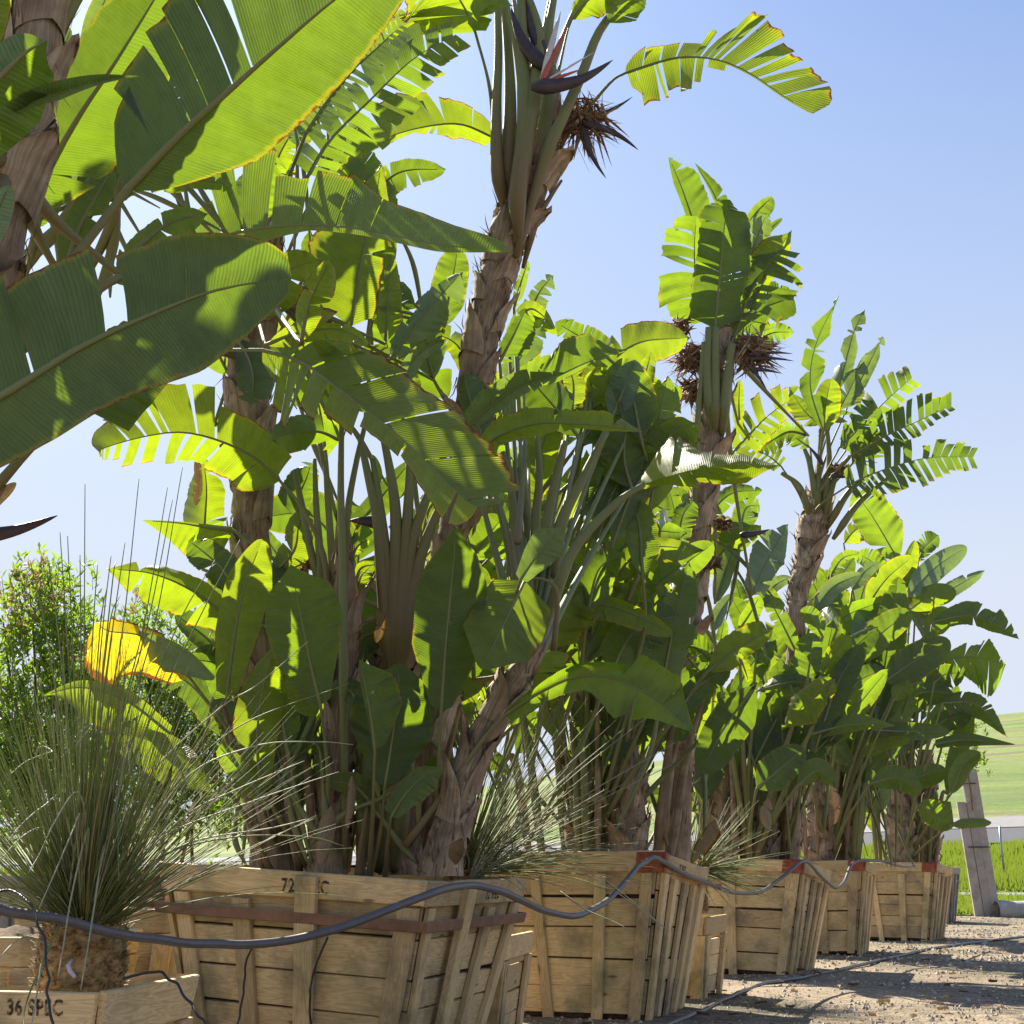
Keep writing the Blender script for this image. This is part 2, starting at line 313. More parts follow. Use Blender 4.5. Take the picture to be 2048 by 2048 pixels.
# ------------------------------------------------------------------ plants
PL = {}
def plant(key, zone, base, Y, label, cat='plant', group=None, attach=None, pl_r=0.028):
    """base/attach are where the stems leave; the Empty stands in the crate under it"""
    p = Z(zone, base); loc = P(p[0], p[1], Y)
    e = empty('bird_of_paradise_tree' if cat == 'tree' else 'bird_of_paradise_clump', loc, label, cat, group)
    PL[key] = dict(o=e, base=p, Y=Y, org=loc, att=Z(zone, attach) if attach else p, r=pl_r)
    return e
def prof(t): return min(1.0, (t / 0.20)) ** 0.55 * max(0.0, 1 - t ** 4.4) ** 0.6
def leaf(pk, z, Y, mid, wl, wr, tears=3, tone='g', k=None, pet=None, tw=0.35, gap=0.10, curl=0.0, nop=False, r=None, seed=None, name='leaf', rag=0.12, ptY=None, segs=None, sweep=(.42, .42), short=False):
    q = PL[pk]; rg = random.Random(hash((z if isinstance(z, int) else ord(z), int(mid[0][0]), int(mid[0][1]), int(mid[-1][0]))) & 0xffff if seed is None else seed)
    s = ZN[z][2]; pts = [Z(z, p) for p in mid]; N_ = 40
    C = cr(pts, N_); Y0, Y1 = (Y if isinstance(Y, tuple) else (Y, Y + rg.uniform(-.16, .22))); Ym = (Y0 + Y1) / 2
    wz = 1.05 if z == 6 else 1.0
    # arc length, metres
    d = np.hypot(*np.gradient(C, axis=0).T); A = np.concatenate([[0], np.cumsum(d[1:])]); A /= A[-1]; Lm = d.sum() / FPX * Ym
    if tone == 'p' and not isinstance(Y, tuple) and z == 6: Y1 = Y0 + Lm * rg.uniform(.9, 1.7); Ym = (Y0 + Y1) / 2
    if k is None: k = (rg.uniform(0.05, 0.6), rg.uniform(-0.3, 0.5)); k = k if rg.random() < 0.5 else (k[1], k[0])
    if curl == 0.0: curl = rg.uniform(-.35, .35)
    def W(w, t):
        if isinstance(w, (int, float)): return w / s * prof(t)
        x = t * (len(w) - 1); i = min(int(x), len(w) - 2); f = x - i; f = f * f * (3 - 2 * f) if 0 else f
        return (w[i] * (1 - f) + w[i + 1] * f) / s * max(0.0, 1 - t ** 9) ** 0.5
    def at(t):
        x = t * (N_ - 1); i = min(int(x), N_ - 2); f = x - i; c = C[i] * (1 - f) + C[i + 1] * f
        g = C[min(i + 2, N_ - 1)] - C[max(i - 1, 0)]; g = g / (np.hypot(*g) + 1e-9); return c, g
    mb = MB(); nv = 6
    wave_a, wave_p = rg.uniform(0.02, 0.07), rg.uniform(0, 6)
    for side, w, kk in ((1, wl, k[0]), (-1, wr, k[1])):
        nt_ = tears if isinstance(tears, int) else tears[0 if side == 1 else 1]
        cuts = sorted(rg.uniform(0.08, 0.95) for _ in range(nt_)); cuts = [0.0] + [c for i, c in enumerate(cuts) if i == 0 or c - cuts[i - 1] > 0.025] + [1.0]
        sg = segs[0 if side == 1 else 1] if segs else None; swp = sweep[0 if side == 1 else 1]
        for a, b, so_ in ([(q_[0], q_[1], q_[2]) for q_ in sg] if sg else [(c_, d_, None) for c_, d_ in zip(cuts[:-1], cuts[1:])]):
            n = max(4, int((b - a) * 44) + 1); torn = len(cuts) > 2 or sg is not None
            twist = rg.gauss(0, tw) if torn else 0; rot = rg.gauss(0, 0.10) if torn else 0; ln = 1 - (rg.uniform(0, rag * 2) if torn else 0)
            if sg: ln = rg.uniform(.97, 1.03); rot *= .6
            g_ = (gap * rg.uniform(0.4, 1.6)) if torn and not sg else 0; tc_ = (a + b) / 2; rows = []; uvs = []
            dr = (rg.uniform(0, 0.22) if rg.random() < .8 else rg.uniform(.3, .7)) if torn else 0
            for i in range(n):
                t = a + (b - a) * i / (n - 1); c, g = at(t); nx, ny = (g[1], -g[0]) if side == 1 else (-g[1], g[0])
                base_ = W(w, t) * wz if so_ is None else ((so_ if not isinstance(so_, tuple) else so_[0] + (so_[1] - so_[0]) * (t - a) / (b - a)) / s * (max(0.0, 1 - ((t - a) / (b - a)) ** 4) ** .5 if b >= 1 else 1) * (min(1, (t + .01) / .07) ** .5 if a <= 0 else 1)); ww = base_ * ln * (1 + (rg.uniform(-rag, rag) * 0.35 if torn else 0)); wm = abs(ww) * Ym / FPX; row = []; ur = []
                sw = swp * (1 - .75 * t * t) if so_ is None else swp * (.55 + .6 * t)
                for j in range(nv):
                    v = j / (nv - 1)
                    te = t + (tc_ - t) * min(.55, g_ * min(1, .25 + v * 1.1) * (2.2 if b - a < .1 else 1.3)) * (0 if v == 0 else 1); ce, ge = (c, g) if te == t else at(max(0, min(1, te)))
                    px = ce[0] * v + c[0] * (1 - v) + nx * ww * v + g[0] * ww * v * (sw + rot * v); py = ce[1] * v + c[1] * (1 - v) + ny * ww * v + g[1] * ww * v * (sw + rot * v)
                    py += dr * ww * v * v * 0.5
                    yy = Y0 + (Y1 - Y0) * t + wm * (kk * v + twist * v * v + curl * v * v) + math.sin(t * 23 + wave_p + side) * wave_a * wm * v * 1.6 + 0.012 * math.sin(t * 61 + wave_p) * v * wm * 4
                    row.append(P(px, py, yy)); ur.append((t * Lm, v))
                rows.append(row); uvs.append(ur)
            mb.quadgrid(rows, uvs)
    lo = mb.build(name, LM[tone], q['o'], q['org'])
    # petiole and midrib
    if not nop:
        b = q['att']; r0 = (r or q['r'])
        if pet: pp = [Z(z, p) for p in pet]
        else: pp = [b, (b[0] * .55 + pts[0][0] * .45 + (pts[0][0] - pts[1][0]) * .15, (b[1] * .5 + pts[0][1] * .5))]
        allp = pp + [pts[0]]; n1 = 14; S = cr(allp, n1); w3 = []; rr = []
        yb = ptY or q['Y']
        for i in range(n1):
            f = i / (n1 - 1); w3.append(P(S[i][0], S[i][1], yb + (Y0 - yb) * f)); rr.append(r0 * (1 - 0.62 * min(1, f * 1.3)))
        for i in range(1, 17):
            t = i / 17 * 0.97; c, g = at(t); w3.append(P(c[0], c[1], Y0 + (Y1 - Y0) * t - 0.001)); rr.append(r0 * 0.36 * (1 - t) ** 1.3 + 0.0015)
        if short: rr = [r_ * min(1, .12 + i * .14) for i, r_ in enumerate(rr)]
        mp = MB(); mp.tube(w3, rr, 8, u0=.8 if short else 0); mp.build('petiole', M_STALK, lo, q['org'])
    return lo
def trunk(pk, z, Y, pts, rad, seed=1, sheaths=10, mat=None, smax=0.9, spread=1.0):
    q = PL[pk]; s = ZN[z][2]; rg = random.Random(seed); px = cr([Z(z, p) for p in pts], 90)
    Ys = cr([(y,) for y in (Y if isinstance(Y, (list, tuple)) else [Y, Y])], 90)[:, 0]; rs = cr([(r / s,) for r in rad], 90)[:, 0]
    C = [P(px[i][0], px[i][1], Ys[i]) for i in range(90)]; L = [0]; Y0_ = float(Ys[0])
    for i in range(1, 90): L.append(L[-1] + (C[i] - C[i - 1]).length)
    seg = 28; mb = MB(); rows = []; uvs = []
    for i in range(90):
        r = rs[i] / FPX * Ys[i]; row = []; ur = []
        for kx in range(seg + 1):
            th = 2 * math.pi * kx / seg
            ph = L[i] / 0.16 + 0.9 * abs(math.cos(th)) + (0.5 if math.cos(th) > 0 else 0); saw = ph - math.floor(ph)
            nn = mnoise.noise(Vector((math.cos(th) * 2 + seed, math.sin(th) * 2, L[i] * 6)))
            rr = r * (0.90 + 0.16 * (1 - saw) + 0.10 * nn)
            row.append(C[i] + Vector((math.cos(th) * rr, math.sin(th) * rr, 0))); ur.append((L[i], kx / seg * 0.8))
        rows.append(row); uvs.append(ur)
    mb.quadgrid(rows, uvs); t_ = mb.build('trunk', mat or M_BARK, q['o'], q['org'])
    for h in range(sheaths):
        f = 0.04 + smax * (h + 0.3 * rg.random()) / sheaths; i0 = int(f * 89); Ls = rg.uniform(0.16, 0.34); side = 1 if h % 2 else -1
        th0 = (0 if side > 0 else math.pi) - side * rg.uniform(0.1, 0.9); rows = []; uvs = []; flare = rg.choice([0.1, 0.3, 0.8, 1.6]) * spread; hw = rg.uniform(0.9, 1.35)
        for j in range(12):
            b = j / 11; l = L[i0] + Ls * b; i = i0
            while i < 88 and L[i] < l: i += 1
            ex = max(0, l - L[-1]); r = rs[i] / FPX * Ys[i]; row = []; ur = []
            w = hw * (1 - b ** 2.2) + 0.06; rr = r * (1.05 + 0.05 * h % 0.13) + flare * b ** 2.2 * 0.055
            for kx in range(13):
                a = (kx / 12 - 0.5) * 2; th = th0 + a * w + side * b * 0.35
                jag = rg.uniform(-.03, .03) * (b - .55) * 2 if b > .55 else 0
                row.append(C[i] + Vector((math.cos(th) * rr, math.sin(th) * rr, ex + (l - L[i] if ex == 0 else 0) + jag - abs(a) * 0.05 * (1 - b)))); ur.append((l, a * w * 0.12))
            rows.append(row); uvs.append(ur)
        m2 = MB(); m2.quadgrid(rows, uvs); o = m2.build('dry_sheath', M_SHEATH, q['o'], q['org'])
    m3 = MB()      # loose fibres and splinters that peel off the old leaf bases
    for h in range(sheaths * 16):
        i = rg.randrange(3, 86); th = rg.uniform(0, 6.283); r = rs[i] / FPX * Ys[i]; c = C[i] + Vector((math.cos(th), math.sin(th), 0)) * r * 1.04; o_ = Vector((math.cos(th), math.sin(th), 0)); l = rg.uniform(.03, .13)
        up = rg.choice((1, 1, -1)); m3.tube([c, c + o_ * l * .15 + Vector((0, 0, up * l * .5)), c + o_ * l * rg.uniform(.1, .6) + Vector((rg.uniform(-.02, .02), 0, up * l))], [.0035 * Y0_ / 7, .003 * Y0_ / 7, .0006], 4, 0, .4)
    fo = m3.build('fibres', M_SHEATH, q['o'], q['org']); fo['kind'] = 'stuff'
    return t_
def spathe(pk, z, Y, a, b, w, bend=0.12, sep=None):
    """boat-shaped flower bract from its butt a to its point b (photo places), w half depth in zone pixels"""
    q = PL[pk]; s = ZN[z][2]; A = Z(z, a); B = Z(z, b); dx, dy = B[0] - A[0], B[1] - A[1]; l = math.hypot(dx, dy); nx, ny = dy / l, -dx / l
    pts = []; rr = []
    for i in range(14):
        t = i / 13; o = -bend * l * math.sin(t * math.pi)
        pts.append(P(A[0] + dx * t + nx * o, A[1] + dy * t + ny * o, Y)); rr.append(w / s / FPX * Y * (min(1, (t + .04) / .2) ** .6) * (1 - t) ** 0.75 + 0.001)
    m = MB(); m.tube(pts, rr, 10, 0, 0.7); o = m.build('flower_bract', M_SPATHE, q['o'], q['org'])
    if sep:
        m = MB()
        for (x, y), mi, wd in sep:
            e = Z(z, (x, y)); p0 = P(A[0] + dx * .12, A[1] + dy * .12, Y - 0.01); p1 = P(e[0], e[1], Y - .03)
            m.tube([p0.lerp(p1, f) for f in (0, .3, .6, .85, 1)], [wd * .5, wd, wd * .9, wd * .5, .001], 6, mi, 0.4)
        m.build('flower_sepals', [M_SEPAL, M_PINK], q['o'], q['org'])
def dryflower(pk, z, Y, c, r, n, seed, down=0.3, straw=0.3):
    q = PL[pk]; s = ZN[z][2]; rg = random.Random(seed); cx, cy = Z(z, c); r = r / s; m = MB(); c0 = P(cx, cy, Y)
    for i in range(n // 9):      # broad ragged bracts
        a = rg.uniform(0, 6.283); l = r * rg.uniform(0.35, 0.8); p0 = P(cx, cy, Y + rg.uniform(-.06, .06)); p1 = P(cx + math.cos(a) * l, cy + math.sin(a) * l * .8 + down * r * .8, Y + rg.uniform(-.1, .1)); w = rg.uniform(.010, .022) * Y / 8
        m.tube([p0, p0.lerp(p1, .35) + Vector((0, 0, .01)), p0.lerp(p1, .7), p1], [w * .5, w, w * .6, .001], 6, 1 if rg.random() < straw else 0, 0.25)
    for i in range(n):
        a = rg.uniform(0, 6.283); l = r * rg.uniform(0.3, 1.05); ex, ey = cx + math.cos(a) * l, cy + math.sin(a) * l * 0.8 + down * r * rg.random()
        p0 = P(cx + rg.uniform(-.4, .4) * r, cy + rg.uniform(-.4, .4) * r, Y + rg.uniform(-.05, .05)); p1 = P(ex, ey, Y + rg.uniform(-.12, .12)); md = p0.lerp(p1, .5) + Vector((0, 0, rg.uniform(0, .02)))
        w = rg.choice([.0022, .0035, .006, .01]) * (Y / 8)
        m.tube([p0, md, p1], [w, w * .9, .0006], 4, 1 if rg.random() < straw else 0, 0.5)
    m.build('dried_flower_head', [M_DRYFL, M_STRAW], q['o'], q['org'])

def comb(n, ws, fill=.72, t0=.02, seed=1):
    r_ = random.Random(seed); o = []
    for i in range(n):
        a = t0 + (1 - t0) * i / n; x = i / n * (len(ws) - 1); k_ = min(int(x), len(ws) - 2); w = ws[k_] + (ws[k_ + 1] - ws[k_]) * (x - k_)
        if r_.random() > .07: o.append((a, a + (1 - t0) / n * min(.985, fill + r_.uniform(-.18, .22)), w * r_.uniform(.8, 1.08)))
    return o

# ------------------------------------------------------------------ ground, field, road, hill
def groundmat():
    m, t, b, o = newmat('gravel_dirt'); tc = t.nodes.new('ShaderNodeTexCoord').outputs['Object']
    n1 = noise(t, tc, 0.55, 5, 0.6); n2 = noise(t, tc, 9, 6, 0.7); n3 = noise(t, tc, 60, 3, 0.7)
    vo = t.nodes.new('ShaderNodeTexVoronoi'); vo.inputs['Scale'].default_value = 42; t.links.new(tc, vo.inputs['Vector'])
    col = ramp(t, n3, [(0.3, (0.22, 0.16, 0.10)), (0.55, (0.35, 0.275, 0.185)), (0.75, (0.50, 0.42, 0.31))])
    col = mix(t, col, (0.095, 0.070, 0.045), ramp(t, mth(t, 'MULTIPLY_ADD', n2, .5, mth(t, 'MULTIPLY', n1, .5)), [(0.44, (0, 0, 0)), (0.56, (0.8, 0.8, 0.8))]))
    col = mix(t, col, (0.09, 0.10, 0.035), ramp(t, n1, [(0.52, (0, 0, 0)), (0.62, (0.45, 0.45, 0.45))]))
    col = mix(t, col, ramp(t, vo.outputs['Distance'], [(0, (1.15, 1.12, 1.05)), (0.5, (0.8, 0.78, 0.76))]), 0.8, 'MULTIPLY')
    t.links.new(col, b.inputs['Base Color']); b.inputs['Roughness'].default_value = 0.95
    h = mth(t, 'ADD', mth(t, 'MULTIPLY', n2, 0.8), mth(t, 'MULTIPLY', vo.outputs['Distance'], -0.6))
    t.links.new(bump(t, h, 0.9, 0.02), b.inputs['Normal']); return m
M_GROUND = groundmat()
def fieldmat():
    m, t, b, o = newmat('field_grass'); tc = t.nodes.new('ShaderNodeTexCoord').outputs['Object']
    n1 = noise(t, mapping(t, tc, (0.02, 0.10, 0.1)), 1.0, 5, 0.6); n2 = noise(t, tc, 2.5, 6, 0.7)
    col = ramp(t, n1, [(0.30, (0.06, 0.105, 0.012)), (0.45, (0.12, 0.175, 0.02)), (0.54, (0.18, 0.22, 0.04)), (0.62, (0.14, 0.115, 0.055))])
    col = mix(t, col, ramp(t, n2, [(0.3, (0.6, 0.65, 0.5)), (0.7, (1.2, 1.2, 1.1))]), 1.0, 'MULTIPLY')
    t.links.new(col, b.inputs['Base Color']); b.inputs['Roughness'].default_value = 0.9
    t.links.new(bump(t, n2, 0.8, 0.1), b.inputs['Normal']); return m
M_FIELD = fieldmat()
M_ROAD = plain('asphalt', (0.06, 0.06, 0.072), 0.85, 0.2, 3)
M_PALE = plain('pale_concrete', (0.21, 0.20, 0.20), 0.9, 0.15, 2)
def axis(lo, hi, c, n):     # points that crowd round c
    t = np.linspace(-1, 1, n); v = np.sign(t) * np.abs(t) ** 3; return np.where(v < 0, c + v * (c - lo), c + v * (hi - c))
xs = axis(-600, 600, 1.5, 150); ys = axis(-600, 900, 12, 150)
rows = [[(x, y, 0.028 * (mnoise.noise(Vector((x * .9, y * .9, 3))) + .5 * mnoise.noise(Vector((x * 3, y * 3, 1)))) if abs(x) < 25 and 2 < y < 29.5 else (0 if y < 31 else -0.4)) for x in xs] for y in ys]
m = MB().quadgrid(rows); g = m.build('ground', M_GROUND); g['kind'] = 'structure'
PROF = [(29.6, .02), (36, .10), (40, .22), (41.5, .27), (60, 2.0), (72, 3.1), (80, 4.0), (120, 10), (170, 18), (230, 27.5), (270, 30.5), (330, 31), (600, 20)]
def terrain(x, y):
    z = np.interp(y, [p[0] for p in PROF], [p[1] for p in PROF]); a = x / max(y, 1)
    if y > 41: f = np.interp(a, [-.6, -.25, 0, .3, .42, .6], [.22, .30, .55, .93, 1.02, 1.15]); base = .27 + (z - .27) * f; z = base
    if y > 85: z += 0.6 * mnoise.noise(Vector((x * .03, y * .03, 0)))
    return float(z)
def sheet(name, y0, y1, mat, dz, ny, a0=-.9, a1=.95, nx=90, kind='structure'):
    yy = [y0 * (y1 / y0) ** (i / ny) for i in range(ny + 1)]
    rows = [[(a * y, y, terrain(a * y, y) + dz) for a in np.linspace(a0, a1, nx)] for y in yy]
    o = MB().quadgrid(rows).build(name, mat); o['kind'] = kind; return o
sheet('grass_field', 29.6, 62, M_FIELD, 0.0, 30)
sheet('hill', 62, 600, M_FIELD, 0.0, 90)
sheet('footpath', 40.0, 41.5, M_PALE, 0.02, 3)
sheet('road', 60.5, 71, M_ROAD, 0.12, 8)
sheet('road_shoulder', 71.3, 79, M_PALE, 0.14, 6)

# loose gravel on the near ground and grass in the field: both nobody could count
rg = random.Random(11); m = MB()
for i in range(15000):
    Y = 6.5 + 23 * rg.random() ** 1.5; a = rg.uniform(-.05, .43) if rg.random() < .85 else rg.uniform(-.4, .43); x = a * Y
    s_ = rg.choice([.006, .009, .012, .018]) * (1.6 if Y > 14 else 1) * rg.uniform(.7, 1.4); c = Vector((x, Y, s_ * .2 + .028 * mnoise.noise(Vector((x * .9, Y * .9, 3)))))
    b0 = len(m.v); a_ = rg.uniform(0, 6.28)
    for k in range(4): m.v.append(c + Vector((math.cos(a_ + k * 1.57) * s_ * rg.uniform(.7, 1.3), math.sin(a_ + k * 1.57) * s_ * rg.uniform(.7, 1.2), -s_ * .3))); m.uv.append((0, 0))
    m.v.append(c + Vector((s_ * rg.uniform(-.3, .3), 0, s_ * .6))); m.uv.append((0, 0))
    for k in range(4): m.f.append((b0 + k, b0 + (k + 1) % 4, b0 + 4)); m.m.append(i % 2)
M_ST1 = plain('pebble_pale', (0.44, 0.39, 0.31), .9, .3, 30); M_ST2 = plain('pebble_brown', (0.27, 0.21, 0.15), .9, .4, 30)
o = m.build('gravel', [M_ST1, M_ST2], smooth=False); tag(o, 'loose pale gravel scattered over the dirt beside the crates', 'gravel', kind='stuff')
m = MB()
for i in range(42000):
    Y = 29.7 + 31 * rg.random() ** 1.3; a = rg.uniform(.19, .42) if rg.random() < .7 else rg.uniform(-.45, -.15)
    if 39.8 < Y < 41.8: continue
    x = a * Y; h = rg.uniform(.08, .34) * (1.3 if Y > 42 else .55); b0 = len(m.v); w = .018 * Y / 30; zz = terrain(x, Y); lx = rg.uniform(-.12, .12)
    cl = 1 + .8 * mnoise.noise(Vector((x * .5, Y * .3, 9)))
    m.v += [Vector((x - w, Y, zz)), Vector((x + w, Y, zz)), Vector((x + lx, Y + rg.uniform(-.1, .1), zz + h * cl))]; m.uv += [(0, 0), (1, 0), (.5, 1)]; m.f.append((b0, b0 + 1, b0 + 2)); m.m.append(0)
o = m.build('grass', M_GRASS, smooth=False); tag(o, 'bright green grass growing on the bank behind the crates', 'grass', kind='stuff')

m = MB(); rg = random.Random(5)
for i in range(520):
    if i < 400: Y = rg.uniform(8, 28); x = Y * rg.uniform(.10, .42)
    else: Y = rg.uniform(6.3, 9); x = rg.uniform(-1.5, 3)
    l = rg.uniform(.02, .09); w = l * rg.uniform(.15, .35); a = rg.uniform(0, 6.28); d = Vector((math.cos(a), math.sin(a), 0)); s_ = Vector((-d.y, d.x, 0)); z0 = .03; rows = []
    for k in range(5): t = k / 4; rows.append([Vector((x, Y, z0)) + d * l * (t - .5) + s_ * w * v * math.sin(math.pi * (.12 + .8 * t)) + Vector((0, 0, abs(v) * w * .7 + .03 * l * math.sin(t * 5 + i))) for v in (-1, 0, 1)])
    m.quadgrid(rows)
o = m.build('leaf_litter', LM['b']); tag(o, 'scraps of dry leaf fallen on the dirt around the crates', 'leaf litter', kind='stuff')

# ------------------------------------------------------------------ crates
def text_part(txt, size, M0, ex, ey, parent, depth=0.002, squash=0.74):
    cu = bpy.data.curves.new('stencil', 'FONT'); cu.body = txt; cu.size = size; cu.extrude = 0.0006; cu.offset = 0.0022; cu.space_character = 1.12
    ob = bpy.data.objects.new('stencil', cu); COL.objects.link(ob)
    dg = bpy.context.evaluated_depsgraph_get(); me = bpy.data.meshes.new_from_object(ob.evaluated_get(dg)); bpy.data.objects.remove(ob)
    nrm = ex.cross(ey).normalized()
    for v in me.vertices: v.co = M0 + ex * (v.co.x * squash) + ey * v.co.y + nrm * (v.co.z + depth)
    me.materials.clear(); o = link('stencilled_lettering', me, M_INK, parent); return o
def crate(label, px, Y, phi, s=1.31, h=1.0, bt=0.72, tilt=(0, 0), wood=None, group='wooden crates planted with bird of paradise trees', mids=2, seed=1, red=True, planks=5, z0=0.0,
          rimh=0.115, text=None, band=False, soil=0.9, name='wooden_crate', missing=(), overlay=(), cleats=None):
    rg = random.Random(seed); wood = wood or M_WOOD; p = P(px, 1740, Y); cx, cy = p.x, p.y
    ca, sa = math.cos(phi), math.sin(phi); hx, hy = s / 2, -s / 2; ox, oy = ca * hx - sa * hy, sa * hx + ca * hy
    root = empty(name, (cx - ox, cy - oy, z0), label, 'crate', group, rot=(tilt[0], tilt[1], phi))
    T = [Vector((sx * s / 2, sy * s / 2, h)) for sx, sy in ((-1, -1), (1, -1), (1, 1), (-1, 1))]; B = [Vector((v.x * bt, v.y * bt, 0)) for v in T]
    sides = []
    for i in range(4):
        T0, T1, B0, B1 = T[i], T[(i + 1) % 4], B[i], B[(i + 1) % 4]; n = (T1 - T0).cross(T0 - B0).normalized()
        if n.dot(T0 + T1) < 0: n = -n
        sides.append((T0, T1, B0, B1, n))
    def pt(sd, u, v, d): T0, T1, B0, B1, n = sd; return B0.lerp(B1, u).lerp(T0.lerp(T1, u), v) + n * d
    def board(sd, nm, u0, u1, v0, v1, d0, d1, mat, horiz=True, sk=(0, 0)):
        q = [(u0, v0), (u1, v0 + sk[0]), (u1, v1 + sk[1]), (u0, v1)] if horiz else [(u0, v0), (u0 + sk[0], v1), (u1 + sk[1], v1), (u1, v0)]
        if horiz: c = [pt(sd, q[k][0], q[k][1], d1) for k in range(4)] + [pt(sd, q[k][0], q[k][1], d0) for k in range(4)]
        else:
            c = [pt(sd, *q[k], d1) for k in range(4)] + [pt(sd, *q[k], d0) for k in range(4)]
            c = [c[0], c[1], c[2], c[3], c[4], c[5], c[6], c[7]]
        # chamfered front: pull a 4 mm smaller front face 3 mm proud
        L = (c[1] - c[0]).length; W_ = (c[3] - c[0]).length; cen = (c[0] + c[1] + c[2] + c[3]) / 4; n = sd[4]; e = 0.004
        fr = [x + ((c[1] - c[0]).normalized() * (e if k in (0, 3) else -e) + (c[3] - c[0]).normalized() * (e if k in (0, 1) else -e)) for k, x in enumerate(c[:4])]
        mid = [x - n * e for x in c[:4]]
        mb = MB()
        flip = (fr[1] - fr[0]).cross(fr[3] - fr[0]).dot(n) < 0
        def quad(a, b_, c_, d_, uv):
            b0 = len(mb.v); vs = [a, b_, c_, d_]; uu = list(uv)
            if flip: vs.reverse(); uu.reverse()
            mb.v += vs; mb.uv += uu; mb.f.append((b0, b0 + 1, b0 + 2, b0 + 3)); mb.m.append(0)
        quad(*fr, [(0, 0), (L, 0), (L, W_), (0, W_)])
        for k in range(4):
            k2 = (k + 1) % 4; LL = L if k % 2 == 0 else W_
            quad(mid[k], mid[k2], fr[k2], fr[k], [(0, 0), (L, 0), (L, .01), (0, .01)] if k % 2 == 0 else [(0, 0), (.01, W_), (.02, W_), (.01, 0)])
            quad(c[4 + k], c[4 + k2], mid[k2], mid[k], [(0, 0), (L, 0), (L, .03), (0, .03)] if k % 2 == 0 else [(0, 0), (.01, W_), (.04, W_), (.03, 0)])
        quad(c[7], c[6], c[5], c[4], [(0, 0), (L, 0), (L, W_), (0, W_)])
        return mb.build(nm, mat, root, smooth=False)
    for si, sd in enumerate(sides):
        vis = si in (0, 1)
        vs = [0.02]
        for k in range(planks): vs.append(vs[-1] + 0.86 / planks * rg.uniform(.8, 1.2))
        sc_ = 0.90 / vs[-1]; vs = [v * sc_ + .01 for v in vs]
        for k in range(planks):
            if (si, k) in missing: continue
            board(sd, 'plank', 0.005, 0.995, vs[k] + rg.uniform(.002, .009), vs[k + 1] - rg.uniform(.001, .010), rg.uniform(-.008, -.002), 0.020 + rg.uniform(-.005, .003), wood, sk=(rg.uniform(-.012, .012), rg.uniform(-.012, .012)))
        rim_d = .024, .047
        board(sd, 'rim_board', -0.03, 1.03, 1 - rimh / h, 1.0 + rg.uniform(-.004, .008), rim_d[0], rim_d[1], wood, sk=(rg.uniform(-.005, .005), rg.uniform(-.01, .01)))
        n_m = mids if isinstance(mids, int) else mids[si]
        cl = [(0.0, .085, 0)] + [(u_, .078, 2 + o_) for u_, o_ in cleats[si]] + [(1 - .085, .085, 0)] if cleats and cleats.get(si) else [(0.0, .085, 0)] + [((k + 1) / (n_m + 1) - .04 + rg.uniform(-.03, .03),) * 1 + (.078, 1) for k in range(n_m)] + [(1 - .085, .085, 0)]
        for (u, w, mid) in cl:
            w *= 1.31 / s; over = mid == 3
            top = 1 - rimh / h - .008 if not over else .992; d0, d1 = (.0245, .052) if not over else (.0475, .078)
            board(sd, 'cleat', u, u + w, rg.uniform(-.03, .02), top - (rg.uniform(0, .03) if mid == 2 or mid == 1 else 0), d0, d1 + rg.uniform(-.004, .006), wood, False, sk=(rg.uniform(-.022, .022), rg.uniform(-.022, .022)) if mid != 3 else (0, .008))
        if band: board(sd, 'band', -.055, 1.055, .775, .828, .0785, .0825, M_BAND)
    if red:
        board(sides[0], 'red_painted_board', .89, 1.035, 1 - rimh / h - .005, 1.005, .0475, .054, M_RED); board(sides[1], 'red_painted_board', -.035, .03, 1 - rimh / h - .005, 1.005, .0475, .054, M_RED)
    if text:
        for (sd_i, u, v, size, tx) in text:
            sd = sides[sd_i]; ex = (sd[1] - sd[0]).normalized(); ey = (sd[0].lerp(sd[1], .5) - sd[2].lerp(sd[3], .5)).normalized()
            text_part(tx, size, pt(sd, u, v, rim_d[1]), ex, ey, root)
    # root ball with a rough top
    m = MB(); rows = []
    for a in range(25):
        row = []
        for b in range(25):
            x, y = (a / 12 - 1), (b / 12 - 1); k = soil; wd = s / 2 * (bt + (1 - bt) * k) * .965
            nn = mnoise.noise(Vector((x * 3 + seed, y * 3, 0))) * .04 + mnoise.noise(Vector((x * 11, y * 11, seed))) * .025
            row.append((x * wd, y * wd, h * k + nn + .05 * (1 - max(abs(x), abs(y)))))
        rows.append(row)
    m.quadgrid(rows)
    for i in range(4):
        A, B_ = T[i] * .955, T[(i + 1) % 4] * .955; C_, D = B[i] * .955, B[(i + 1) % 4] * .955
        rows = []
        for v in range(12):
            f = v / 11 * soil; row = []
            for u in range(16): p_ = C_.lerp(D, u / 15).lerp(A.lerp(B_, u / 15), f); p_.z = h * f + .01; row.append(p_ * (1 + .012 * mnoise.noise(p_ * 14)) if 0 < u < 15 else p_)
            rows.append(row)
        m.quadgrid(rows)
    m.build('soil', M_SOIL, root)
    return root
PI = math.pi
K1 = crate('large wooden crate with black stencilled 72 and a brown steel band, nearest in the row', 826, 6.25, R(-19), tilt=(R(0), R(3.2)), seed=3, red=False, band=True, mids=(2, 2, 2, 2), z0=-.02, h=.97,
      text=[(0, .475, .91, .088, '72 SPEC'), (1, .56, .905, .07, '72 SPEC')], cleats={0: ((.27, 0), (.538, 1)), 1: ((.30, 1), (.62, 0))}, s=1.33)
crate('wooden crate with red corner behind the nearest crate, second in the row', 1315, 8.95, R(-20), tilt=(R(-4), 0), seed=5, mids=(2, 3, 2, 2), text=[(1, .3, .915, .07, '72 SPEC')], z0=-.03, h=1.05)
